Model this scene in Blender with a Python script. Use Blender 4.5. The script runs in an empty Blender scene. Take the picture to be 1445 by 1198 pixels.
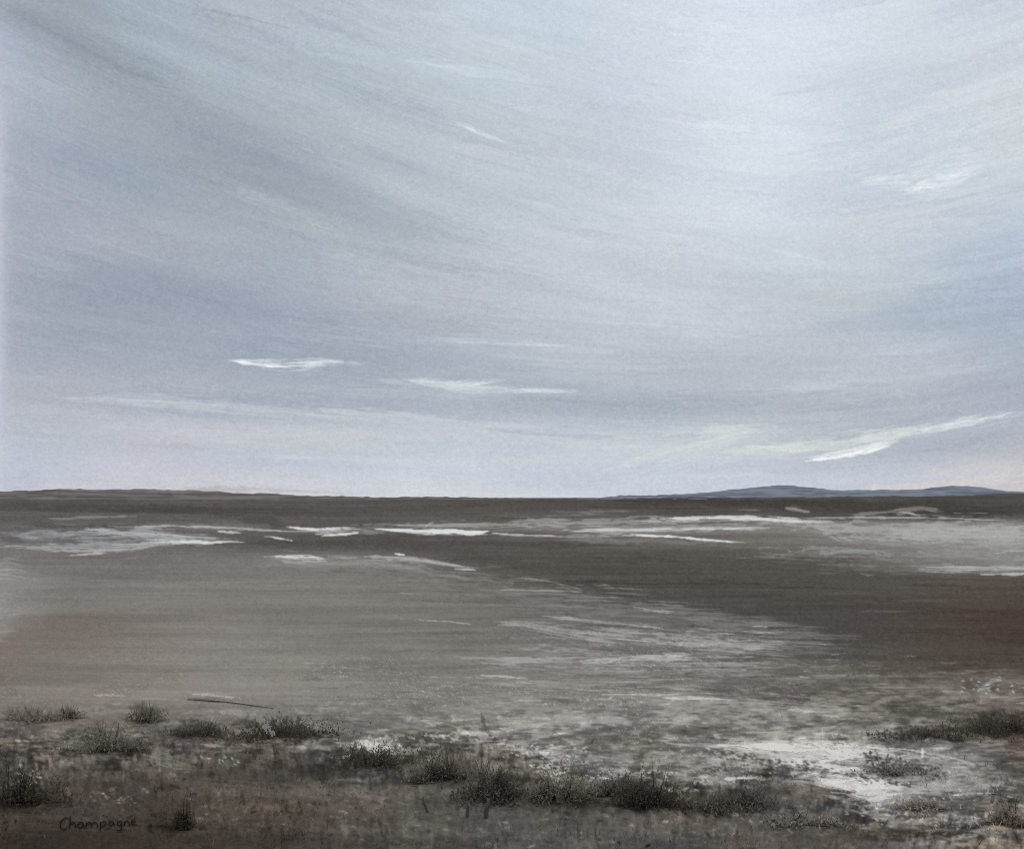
import bpy, math, random
import numpy as np
random.seed(4); RNG = np.random.default_rng(7)
C = bpy.context.scene.collection

# ------------------------------------------------------------------ view constants (photo units)
W0, H0 = 1445.0, 1198.0
CX, HY = 722.5, 702.0          # column of the optical axis, row of the horizon
F = 1284.0                     # focal length in photo pixels
CAM_H = 3.0
RX0, RX1 = -200, 1645
SY0, SY1 = -200, 740           # sky colour sheet
GY0, GY1 = 690, 1300           # ground colour sheet
K_LIGHT = 0.78                  # display value of a white diffuse ground

# ------------------------------------------------------------------ noise
def hashgrid(seed, n=512):
    return np.random.default_rng(seed).random((n, n)).astype(np.float32)
_G = {}
def vnoise(x, y, seed=0):
    """smooth value noise 0..1 at arbitrary coordinates"""
    if seed not in _G: _G[seed] = hashgrid(seed)
    g = _G[seed]; n = g.shape[0]
    xi = np.floor(x); yi = np.floor(y)
    fx = (x-xi).astype(np.float32); fy = (y-yi).astype(np.float32)
    fx = fx*fx*(3-2*fx); fy = fy*fy*(3-2*fy)
    xi = xi.astype(np.int64) % n; yi = yi.astype(np.int64) % n
    x1 = (xi+1) % n; y1 = (yi+1) % n
    return (g[yi, xi]*(1-fx)+g[yi, x1]*fx)*(1-fy)+(g[y1, xi]*(1-fx)+g[y1, x1]*fx)*fy
def fbm(x, y, seed=0, o=4):
    s = 0; a = .5; t = 0
    for k in range(o):
        s = s+a*vnoise(x*2**k, y*2**k, seed+k); t += a; a *= .5
    return s/t
def sstep(a, b, v):
    t = np.clip((v-a)/(b-a), 0, 1); return t*t*(3-2*t)
def lin(c):
    c = np.asarray(c, np.float64)/255
    return np.where(c <= .04045, c/12.92, ((c+.055)/1.055)**2.4)

def rows_field(rows, X, Y):
    """rows: list of (y, [(x,(r,g,b)),...]) -> smooth colour field"""
    ys = np.array([r[0] for r in rows], float)
    Xf = X.ravel(); Yf = np.clip(Y.ravel(), ys[0], ys[-1]-1e-3)
    i = np.clip(np.searchsorted(ys, Yf, side='right')-1, 0, len(ys)-2)
    t = (Yf-ys[i])/(ys[i+1]-ys[i]); t = t*t*(3-2*t)*.6+t*.4
    out = np.zeros((Xf.size, 3), np.float32)
    tab = np.zeros((len(rows), 2400, 3), np.float32)
    xx = np.arange(2400)-400
    ker = np.exp(-.5*(np.arange(-60, 61)/24.)**2); ker /= ker.sum()
    for k, (y, ps) in enumerate(rows):
        px = [p[0] for p in ps]
        for c in range(3):
            v = np.interp(xx, px, [p[1][c] for p in ps])
            tab[k, :, c] = np.convolve(np.pad(v, 60, mode='edge'), ker, mode='valid')
    xi = np.clip((Xf+400).astype(int), 0, 2399)
    for c in range(3):
        out[:, c] = tab[i, xi, c]*(1-t)+tab[i+1, xi, c]*t
    return out.reshape(X.shape+(3,))

# ------------------------------------------------------------------ brushed streak layers
class Sheet:
    def __init__(s, y0, y1):
        s.y0, s.y1 = y0, y1
        s.Y, s.X = np.mgrid[y0:y1, RX0:RX1].astype(np.float32)
        s.weave = (np.sin(2*np.pi*(s.X*.225+s.Y*.05))*np.sin(2*np.pi*(s.Y*.235-s.X*.015))
                   + 1.1*(vnoise(s.X*.5, s.Y*.5, 91)-.5)+.9*(vnoise(s.X*.22, s.Y*.5, 92)-.5))
        s.img = None; s.masks = {}
    def stroke(s, pts, col, op=1., dry=.5, ln=60, seed=None, mask=None, ends=(.12, .25), fine=1.7, jit=2., hair=True):
        seed = seed if seed is not None else int(RNG.integers(1000, 1030))
        px = [p[0] for p in pts]; wmax = max(p[2] for p in pts)
        x0, x1 = int(px[0]), int(px[-1]); pad = wmax*1.6+5
        ylo, yhi = min(p[1] for p in pts)-pad, max(p[1] for p in pts)+pad
        a0, a1 = max(0, x0-RX0), min(RX1-RX0, x1-RX0)
        b0, b1 = max(0, int(ylo)-s.y0), min(s.y1-s.y0, int(yhi)-s.y0)
        if a1-a0 < 2 or b1-b0 < 2: return
        X = s.X[b0:b1, a0:a1]; Y = s.Y[b0:b1, a0:a1]
        xr = X[0]
        # smooth path
        def sm(i):
            v = np.interp(xr, px, [p[i] for p in pts])
            k = min(31, max(3, (len(v)//6)|1)); kk = np.hanning(k+2)[1:-1]; kk /= kk.sum()
            return np.convolve(np.pad(v, k//2, mode='edge'), kk, mode='valid')[:len(v)]
        yc = sm(1)+(vnoise(xr/45., xr*0+seed*.37, 5)-.5)*jit; w = np.maximum(sm(2), .8)
        w = w*(.5+1.0*vnoise(xr/(8+wmax*1.5)+seed, xr*0+seed*.11, 6))
        off = Y-yc[None]+(fbm(X/22.+seed, Y/5., 7, 2)-.5)*(1.2+.9*wmax)*min(1, wmax/3.)
        q = off/np.maximum(w, .8)[None]
        t = (X-x0)/max(1, x1-x0)
        end = np.clip(np.minimum(t/ends[0], (1-t)/ends[1]), 0, 1)
        nb = vnoise(X/ln+seed, off/fine, seed)*.55+vnoise(X/(ln*.3), off/(fine*.6), seed+1)*.3+vnoise(X/9., Y/3., seed+2)*.15
        row = vnoise(off*0+seed*.7, off/1.5+31, seed+3)-.5          # each bristle lifts off at its own place
        t2 = t+row*.3*np.minimum(1, t*4)*np.minimum(1, (1-t)*4)
        end = np.clip(np.minimum(t/ends[0], (1-t2)/ends[1]), 0, 1)*np.clip(np.minimum(t, 1-t)*12, 0, 1)
        dens = np.clip(1.15-q*q, 0, 1)*(.35+.65*end)*np.clip(end*5, 0, 1)*(1.22-.52*dry)
        n2 = np.clip(.5+(nb-.5)*1.75, 0, 1)+s.weave[b0:b1, a0:a1]*dry*.10
        al = (sstep(-.04, .16+.22*dry, dens-n2*(.35+.65*dry))*(np.abs(q) < 1.1)*op)[..., None]
        im = s.img[b0:b1, a0:a1]
        lum = 1+.05*(nb[..., None]-.5)
        im[:] = im*(1-al)+np.array(col, np.float32)*lum*al
        if mask:
            m = s.masks.setdefault(mask, np.zeros(s.X.shape, np.float32))
            m[b0:b1, a0:a1] = np.maximum(m[b0:b1, a0:a1], al[..., 0])
        if hair and wmax >= 2:
            for k in range(int(3+wmax)):
                f0 = RNG.random()*.7; f1 = f0+RNG.uniform(.15, .5); xa, xb = x0+(x1-x0)*f0, x0+(x1-x0)*min(1.08, f1)
                if xb-xa < 6: continue
                dyy = RNG.normal(0, .75)*wmax
                ya, yb = [float(np.interp(v, px, [p[1] for p in pts]))+dyy for v in (xa, xb)]
                s.stroke([(xa, ya, .7), ((xa+xb)/2, (ya+yb)/2, RNG.uniform(.7, 1.1+.06*wmax)), (xb, yb+RNG.normal(0, .6), .6)], col, op*RNG.uniform(.25, .7), .85, ln=24, hair=False)
    def wisp(s, pts, col, n, op=.5, jl=(.25, .7), wid=1.2, spread=1.):
        px = [p[0] for p in pts]; x0, x1 = px[0], px[-1]
        for k in range(n):
            f0 = RNG.random()*.8-.05; f1 = min(1.05, f0+RNG.uniform(*jl)); xa, xb = x0+(x1-x0)*f0, x0+(x1-x0)*f1
            if xb-xa < 5: continue
            o = RNG.normal(0, .5)*spread; P = []
            for t in (0, .5, 1):
                x = xa+(xb-xa)*t; yy = float(np.interp(x, px, [p[1] for p in pts])); ww = float(np.interp(x, px, [p[2] for p in pts]))
                P.append((x, yy+o*ww+RNG.normal(0, .3), (.5, RNG.uniform(.7, 1.3)*wid, .5)[int(t*2)]))
            c = np.array(col)+RNG.normal(0, 4)
            s.stroke(P, c, op*RNG.uniform(.35, 1.), .85, ln=20, hair=False, jit=.8)
    def dab(s, x, y, rx, ry, ang, col, op, seed):
        r = max(rx, ry)*1.4+2
        a0, a1 = max(0, int(x-r)-RX0), min(RX1-RX0, int(x+r)-RX0)
        b0, b1 = max(0, int(y-r)-s.y0), min(s.y1-s.y0, int(y+r)-s.y0)
        if a1-a0 < 2 or b1-b0 < 2: return
        X = s.X[b0:b1, a0:a1]-x; Y = s.Y[b0:b1, a0:a1]-y
        c, n = math.cos(ang), math.sin(ang)
        u = (X*c+Y*n)/rx; v = (-X*n+Y*c)/ry
        d = 1-(u*u+v*v)+(vnoise(X*.45+seed*3.1, Y*.45+seed, 33)-.5)*1.5+s.weave[b0:b1, a0:a1]*.12
        al = (sstep(.05, .7, d)*op)[..., None]
        im = s.img[b0:b1, a0:a1]; im[:] = im*(1-al)+np.array(col, np.float32)*al
    def soft(s, x, y, rx, ry, ang, col, op):
        c, n = math.cos(ang), math.sin(ang)
        X = s.X-x; Y = s.Y-y
        u = (X*c+Y*n)/rx; v = (-X*n+Y*c)/ry
        wob = .7+.6*fbm(s.X/90., s.Y/30., 61, 3)
        al = (np.exp(-(u*u+v*v)*wob)*op)[..., None]
        s.img[:] = s.img*(1-al)+np.array(col, np.float32)*al
    def sample(s, px, py, arr=None):
        a = s.img if arr is None else arr
        x = np.clip(px-RX0, 0, a.shape[1]-1.001); y = np.clip(py-s.y0, 0, a.shape[0]-1.001)
        xi = x.astype(int); yi = y.astype(int); fx = x-xi; fy = y-yi
        if a.ndim == 3: fx = fx[..., None]; fy = fy[..., None]
        return (a[yi, xi]*(1-fx)+a[yi, xi+1]*fx)*(1-fy)+(a[yi+1, xi]*(1-fx)+a[yi+1, xi+1]*fx)*fy

def lic(noise, slope, L, step=2.):
    """smear a noise sheet along a slope field"""
    h, w = noise.shape
    n = np.sqrt(1+slope**2); dx = step/n; dy = slope*step/n
    yy, xx = np.mgrid[0:h, 0:w].astype(np.float32)
    acc = noise.copy(); cnt = 1
    for sgn in (1, -1):
        x = xx.copy(); y = yy.copy()
        for _ in range(int(L/step/2)):
            xi = np.clip(x, 0, w-1).astype(np.int32); yi = np.clip(y, 0, h-1).astype(np.int32)
            x += sgn*dx[yi, xi]; y += sgn*dy[yi, xi]
            np.clip(x, 0, w-1.01, out=x); np.clip(y, 0, h-1.01, out=y)
            xi = x.astype(np.int32); yi = y.astype(np.int32); fy = y-yi
            acc += noise[yi, xi]*(1-fy)+noise[np.minimum(yi+1, h-1), xi]*fy; cnt += 1
    acc /= cnt
    acc -= acc.mean(); return acc/(acc.std()+1e-6)

# ================================================================== SKY colours (high thin cloud)
S = Sheet(SY0, SY1)
sky_rows = [
 (10, [(0,(162,171,190)),(70,(146,155,167)),(200,(156,167,180)),(400,(168,179,193)),(600,(180,191,205)),(800,(193,205,218)),(1000,(207,215,223)),(1200,(209,215,221)),(1430,(203,207,213))]),
 (120,[(20,(165,172,186)),(150,(150,160,172)),(300,(160,171,184)),(500,(167,179,192)),(700,(181,192,204)),(900,(196,205,216)),(1050,(209,215,221)),(1250,(204,210,216)),(1420,(206,209,213))]),
 (240,[(30,(155,163,180)),(200,(147,158,173)),(350,(146,157,170)),(500,(162,172,184)),(700,(178,186,196)),(900,(190,196,206)),(1060,(201,206,213)),(1250,(193,200,209)),(1420,(200,206,210))]),
 (330,[(30,(157,162,178)),(200,(158,166,181)),(400,(153,163,176)),(600,(168,176,187)),(800,(182,188,197)),(1000,(191,196,205)),(1200,(188,193,201)),(1420,(178,188,203))]),
 (420,[(30,(158,163,177)),(150,(143,153,170)),(260,(145,155,172)),(400,(157,165,179)),(600,(170,176,187)),(800,(179,184,194)),(1000,(185,189,199)),(1200,(178,185,192)),(1420,(160,170,187))]),
 (500,[(30,(160,165,179)),(250,(152,160,176)),(450,(150,159,175)),(650,(160,169,183)),(850,(173,179,190)),(1050,(174,180,192)),(1250,(174,180,192)),(1430,(166,173,187))]),
 (570,[(30,(173,176,189)),(200,(167,172,185)),(400,(161,169,182)),(600,(166,173,186)),(800,(157,166,179)),(900,(160,168,181)),(1100,(166,173,185)),(1300,(170,175,188)),(1430,(166,171,186))]),
 (620,[(30,(180,184,194)),(250,(183,185,194)),(450,(187,189,196)),(650,(183,188,197)),(800,(179,185,194)),(950,(181,187,195)),(1100,(178,184,192)),(1300,(165,170,185)),(1430,(172,177,190))]),
 (665,[(30,(187,189,203)),(300,(187,190,203)),(500,(189,193,205)),(700,(190,194,206)),(900,(181,187,200)),(1100,(178,184,198)),(1300,(180,184,196)),(1430,(190,189,196))]),
 (702,[(30,(192,192,203)),(250,(194,193,199)),(450,(190,192,202)),(700,(192,196,206)),(900,(190,195,207)),(1100,(184,190,205)),(1300,(194,193,200)),(1430,(200,194,194))]),
]
slope_rows = [(-200,[(0,(.6,)*3),(600,(.4,)*3),(1000,(.1,)*3),(1400,(-.45,)*3)]),
 (80,[(0,(.55,)*3),(400,(.42,)*3),(700,(.3,)*3),(1000,(.05,)*3),(1400,(-.4,)*3)]),
 (250,[(0,(.4,)*3),(400,(.38,)*3),(700,(.3,)*3),(1000,(.06,)*3),(1250,(-.2,)*3),(1420,(-.3,)*3)]),
 (430,[(0,(.2,)*3),(400,(.16,)*3),(700,(.08,)*3),(1000,(.04,)*3),(1250,(-.08,)*3),(1420,(-.14,)*3)]),
 (600,[(0,(.07,)*3),(400,(.05,)*3),(800,(.03,)*3),(1100,(-.04,)*3),(1300,(-.2,)*3),(1420,(-.18,)*3)]),
 (700,[(0,(.0,)*3),(700,(.0,)*3),(1400,(-.03,)*3)])]
slope = rows_field(slope_rows, S.X, S.Y)[..., 0]
wob = (fbm(S.X/260., S.Y/110., 41, 3)-.5)
S.img = rows_field(sky_rows, S.X+wob*120, S.Y+wob*slope*70+(fbm(S.X/300., S.Y/60., 51, 3)-.5)*34)
def up2(a, shape): return np.repeat(np.repeat(a, 2, 0), 2, 1)[:shape[0], :shape[1]]
hs = np.ascontiguousarray((slope+.5*(fbm(S.X/330., S.Y/170., 43, 2)-.5)*sstep(700, 450, S.Y))[::2, ::2]); hX, hY = S.X[::2, ::2], S.Y[::2, ::2]
A1 = up2(lic(fbm(hX/30., hY/26., 11, 2), hs, 150, 3), S.X.shape)
A1 = (A1+np.roll(A1, 1, 0)+np.roll(A1, 1, 1)+np.roll(np.roll(A1, 1, 0), 1, 1))/4
A2 = up2(lic(vnoise(hX/7., hY/7., 12), hs, 70, 2), S.X.shape)
A2 = (A2+np.roll(A2, 1, 0)+np.roll(A2, 1, 1)+np.roll(np.roll(A2, 1, 0), 1, 1))/4
A3 = lic(RNG.random(S.X.shape).astype(np.float32), slope+.04*wob, 40, 2)
patch = fbm(S.X/170., S.Y/60., 71, 3)
S.img += (A1*2.2)[..., None]*np.array([1.05, 1, .85], np.float32)
S.img += (A2*.8*(.4+1.6*sstep(.4, .7, patch)))[..., None]
S.img += (A3*2.0*(.35+1.5*sstep(.45, .65, fbm(S.X/120., S.Y/40., 72, 3))))[..., None]
tint = (fbm(S.X/210., S.Y/80., 81, 3)-.5)
S.img += tint[..., None]*np.array([5, .5, -4.5], np.float32)

def sk(pts, col, op=.6, dry=.6, **k): S.stroke(pts, col, op, dry, **k)
# broad soft dark bands
for a in [(120,70,170,26,.5,(134,143,156),.55),(330,190,210,32,.42,(140,151,166),.45),(420,270,190,26,.32,(139,149,162),.5),
          (230,405,190,24,.2,(136,146,165),.55),(330,440,260,18,.1,(140,150,169),.4),(480,510,300,20,.04,(148,157,174),.45),
          (120,225,110,18,.2,(145,155,178),.35),(800,575,300,12,.0,(150,160,174),.5),(1380,440,190,22,-.12,(156,167,186),.45),
          (1360,275,160,10,-.15,(172,182,194),.5),(900,175,90,22,.1,(186,193,205),.5),(60,25,120,12,.1,(140,149,160),.5),
          (1350,625,170,14,-.1,(163,168,182),.5),(1180,415,120,18,0,(178,184,186),.4),(1010,60,240,60,0,(212,219,225),.4),(1060,200,120,120,0,(205,210,216),.3)]:
    S.soft(a[0], a[1], a[2], a[3], a[4], a[5], a[6])
# soft light bands
for a in [(330,100,220,14,.33,(176,187,199),.45),(640,110,230,16,.3,(190,202,214),.5),(560,190,160,14,.35,(176,187,199),.3),(280,330,200,18,.1,(166,174,188),.4),
          (720,230,200,12,.3,(190,197,206),.35),(1280,60,200,30,-.1,(213,218,222),.4),(1290,330,200,14,-.1,(194,200,207),.5),(500,612,380,10,.02,(194,193,197),.5),
          (150,590,180,10,.1,(186,187,197),.4),(900,640,260,12,-.03,(190,194,199),.45),(1180,375,110,9,.08,(198,204,212),.4)]:
    S.soft(a[0], a[1], a[2], a[3], a[4], a[5], a[6])
LT = (224,229,234); L2 = (200,208,216); L3 = (214,219,222)
S.wisp([(318,508,1),(350,513,4),(390,516,8),(430,515,8),(480,510,3)], (214,221,229), 60, .6, (.2,.5), 1.3)
S.wisp([(322,508,.8),(345,512,1.8),(368,515,2.2),(405,518,2.5)], (236,240,243), 18, .75, (.2,.45), 1.4)
S.wisp([(400,517,2),(450,514,5),(520,512,3)], (196,204,214), 20, .4)
S.wisp([(565,536,1),(620,541,7),(670,541,6),(710,536,2)], (212,219,227), 46, .55, (.2,.5), 1.3)
S.wisp([(600,546,2),(680,550,5),(810,552,3)], (206,213,221), 36, .5)
S.wisp([(560,478,2),(660,482,5),(800,488,3)], (196,204,214), 36, .5)
S.wisp([(634,169,.8),(665,183,5),(720,205,3)], (208,216,225), 30, .5, (.2,.5))
S.wisp([(638,171,.6),(660,181,1),(680,190,1)], (232,236,240), 9, .8, (.3,.6), 1.2)
sk([(600,205,2),(700,215,7),(790,232,3)], (194,200,210), .4, .7); sk([(760,218,2),(850,240,5),(900,252,2)], (200,204,210), .45, .7)
sk([(560,85,2),(690,104,10),(770,118,3)], (196,208,220), .55, .6, ln=90)
sk([(700,50,3),(850,78,9),(960,96,3)], (200,211,222), .4, .6, ln=90)
sk([(400,65,2),(520,92,7),(600,112,3)], (184,195,208), .4, .7, ln=90)
sk([(90,65,3),(150,90,9),(240,118,3)], (134,143,155), .5, .6, ln=70); sk([(270,8,2),(330,22,5),(420,42,2)], (144,154,168), .45, .7)
S.wisp([(1215,262,4),(1260,254,14),(1310,246,4)], (216,222,225), 46, .5, (.15,.35), 1.5)
S.wisp([(1275,272,6),(1320,256,26),(1390,232,8)], (216,222,223), 90, .5, (.15,.35), 1.6)
S.wisp([(1290,268,4),(1325,258,14),(1365,252,4)], (230,234,234), 34, .55, (.15,.35), 1.5)
sk([(1150,302,2),(1260,288,4),(1440,258,7)], (204,211,216), .55, .8); sk([(1180,330,2),(1300,318,8),(1440,305,5)], (200,206,212), .4, .8)
sk([(1240,180,3),(1340,150,6),(1440,118,4)], (213,217,220), .5, .8); sk([(1300,225,3),(1380,205,6),(1445,190,4)], (210,213,214), .45, .8)
sk([(1250,150,3),(1330,132,4),(1420,108,3)], (216,220,222), .4, .8)
sk([(1090,352,2),(1120,360,4),(1170,372,2)], (204,210,217), .5, .6)
sk([(1150,400,2),(1280,392,8),(1445,375,6)], (186,194,204), .35, .8); sk([(1270,412,2),(1350,408,3),(1445,410,2)], (152,166,192), .45, .7)
sk([(1200,450,3),(1330,432,8),(1445,418,6)], (160,170,188), .4, .8)
sk([(720,512,2),(860,520,5),(1000,520,3)], (184,190,200), .35, .8); sk([(1100,545,3),(1250,535,8),(1440,515,6)], (186,191,200), .45, .8)
sk([(60,560,2),(220,568,6),(430,590,3)], (186,189,199), .5, .8, ln=120); sk([(430,575,2),(560,586,7),(700,604,3)], (196,198,204), .55, .8, ln=100)
sk([(520,600,2),(680,604,7),(800,602,2)], (192,197,205), .5, .8, ln=100); sk([(120,598,2),(300,612,5),(420,620,3)], (192,193,199), .4, .8, ln=100)
sk([(700,556,3),(850,568,9),(1010,574,4)], (150,160,174), .5, .8, ln=120); sk([(620,596,2),(760,612,4),(880,618,3)], (158,166,180), .4, .8, ln=120)
sk([(880,545,3),(1000,566,7),(1120,570,3)], (156,165,178), .4, .8, ln=120)
sk([(770,626,2),(830,632,6),(930,630,3)], (196,199,200), .55, .8); sk([(680,648,2),(800,652,4),(930,654,3)], (186,192,204), .45, .8)
sk([(880,654,2),(930,640,10),(1010,622,9),(1060,610,3)], (197,202,203), .6, .85); sk([(920,618,2),(1000,606,6),(1060,600,5),(1110,604,2)], (200,206,208), .65, .8)
sk([(1000,636,3),(1110,634,10),(1220,622,8),(1330,604,4)], (200,205,203), .6, .85); sk([(1040,630,2),(1120,636,4),(1180,630,2)], (212,216,214), .45, .7)
S.wisp([(1128,648,2),(1160,643,6),(1215,635,6),(1270,618,3)], (222,227,228), 46, .65, (.2,.5), 1.4)
S.wisp([(1135,650,1),(1175,646,2.6),(1230,636,2.5),(1256,626,1)], (242,244,242), 22, .85, (.25,.6), 1.5)
S.wisp([(1190,625,4),(1260,612,12),(1330,600,12),(1390,590,9),(1445,580,5)], (210,215,217), 70, .42, (.1,.3), 1.4)
S.wisp([(1260,613,2),(1340,601,4),(1400,590,4),(1460,577,2)], (232,235,234), 46, .6, (.06,.16), 1.4)
S.wisp([(860,662,3),(930,642,16),(1010,622,14),(1075,606,4)], (202,207,207), 80, .5, (.12,.35), 1.8)
S.wisp([(1080,636,5),(1150,626,14),(1240,612,10),(1340,600,4)], (203,208,206), 80, .5, (.12,.3), 1.7)
sk([(1290,640,2),(1360,628,4),(1440,600,3)], (158,164,178), .4, .7); sk([(1290,668,3),(1370,660,6),(1445,650,5)], (196,193,198), .5, .8)
sk([(1200,690,3),(1330,684,7),(1445,672,6)], (206,200,200), .55, .8); sk([(150,676,3),(300,676,5),(520,680,3)], (196,194,200), .4, .8)
sk([(220,692,2),(330,691,5),(500,697,2)], (168,162,160), .55, .8, ln=120); sk([(500,698,1),(620,697,1.6),(860,700,1)], (206,204,204), .6, .8)
sk([(5,684,2),(60,684,3),(150,688,2)], (200,199,206), .5, .8)
# hundreds of faint random brush-thin wisps that follow the flow
for i in range(620):
    x = RNG.uniform(-180, 1600); y = RNG.uniform(-150, 696); L = RNG.uniform(60, 260); w = RNG.uniform(1.2, 5.5)
    sl = float(slope[min(int(y)-SY0, slope.shape[0]-1), min(int(x)-RX0, slope.shape[1]-1)])
    xm = min(x+L*.5, RX1-2); ym = min(max(y+sl*L*.5, SY0+1), SY1-2)
    base = S.img[int(ym)-SY0, int(xm)-RX0].copy()
    d = RNG.normal(0, 1)*5.+1.
    S.stroke([(x, y, w*.3), (x+L*.4, y+sl*L*.4, w), (x+L, y+sl*L*.96, w*.4)], base+np.array([d, d, d*.9]), RNG.uniform(.25, .6), .8, ln=RNG.uniform(40, 110), hair=False)
lift = np.exp(-((S.X-900)/480.)**2)*sstep(120, 350, S.Y)
tr = 1-.65*sstep(650, 900, S.X)*sstep(260, 100, S.Y)
S.img += tr[..., None]*(np.array([9, 8, 4.5], np.float32)+lift[..., None]*np.array([5.5, 6, 5.5], np.float32))
S.wisp([(1190,632,3),(1290,610,8),(1380,594,8),(1500,572,5)], (216,221,223), 60, .4, (.08,.22), 1.1)
S.wisp([(1320,600,2),(1400,588,4),(1500,570,3)], (234,237,237), 24, .55, (.08,.18), 1.)
S.wisp([(1220,262,10),(1310,250,26),(1410,228,14)], (228,232,234), 70, .55, (.12,.3), 1.8); S.wisp([(1290,262,6),(1330,255,16),(1370,246,6)], (238,241,241), 34, .6, (.15,.35), 1.6)
S.wisp([(960,650,4),(1040,620,9),(1100,612,4)], (212,217,217), 46, .5, (.15,.4), 1.4); S.wisp([(760,630,3),(850,634,6),(960,628,4)], (206,210,213), 30, .5, (.2,.5), 1.3)
gl = np.exp(-((S.X-1075+.12*S.Y)/150.)**2)*sstep(520, 120, S.Y)*(.7+.6*fbm(S.X/140., S.Y/60., 97, 3))
S.img += gl[..., None]*np.array([7, 8, 11], np.float32)
cool = sstep(700, 1300, S.X)*sstep(620, 200, S.Y)+.8*np.exp(-((S.Y-625)/60.)**2)*sstep(1200, 700, S.X)
S.img += cool[..., None]*np.array([-2.5, 0, 3.], np.float32)+np.array([-.8, .5, 1.6], np.float32)
for k in range(420):   # broad brushed sweeps, strongest at upper left and right
    x = RNG.uniform(-150, 1550); y = RNG.uniform(-120, 560); L = RNG.uniform(90, 300); w = RNG.uniform(3, 13)
    if 800 < x < 1050 and RNG.random() < .7: continue
    sl = float(slope[int(y)-SY0, min(int(x+L/2), RX1-2)-RX0]); ym = min(max(y+sl*L*.5, SY0+1), SY1-2)
    base = S.img[int(ym)-SY0, min(int(x+L*.5), RX1-2)-RX0].copy(); d = RNG.normal(0, 7)
    S.stroke([(x, y, w*.3), (x+L*.45, y+sl*L*.42, w), (x+L, y+sl*L*.95, w*.4)], base+np.array([d, d, d*.85]), RNG.uniform(.25, .55), .9, ln=RNG.uniform(60, 120), fine=2.2, hair=False)
S.wisp([(1180,330,10),(1300,300,26),(1445,262,22)], (210,216,221), 110, .4, (.2,.5), 2.); S.wisp([(1230,180,10),(1340,150,20),(1460,112,16)], (218,222,225), 80, .4, (.2,.5), 2.)
S.wisp([(560,84,4),(680,102,14),(780,122,6)], (202,213,224), 60, .4, (.3,.6), 2.2); S.wisp([(100,560,5),(320,572,10),(620,600,8),(820,606,3)], (200,203,209), 90, .45, (.15,.4), 1.4)
S.wisp([(1100,545,4),(1260,530,12),(1445,508,8)], (194,199,207), 60, .4, (.2,.5), 1.5); S.wisp([(680,650,4),(840,650,8),(960,640,6)], (204,208,212), 50, .45, (.2,.5), 1.3)
# pale lavender rim at far left, like the canvas edge strip
rim = np.exp(-np.clip(S.X-2, 0, None)/9.)*(sstep(60, 200, S.Y)*.55+.15)
S.img = S.img*(1-rim[..., None])+np.array([196,199,212], np.float32)*rim[..., None]
S.img += (S.weave*7.5*(.6+.8*fbm(S.X/60., S.Y/30., 95, 2))+RNG.normal(0, 3.5, S.X.shape).astype(np.float32))[..., None]

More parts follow.
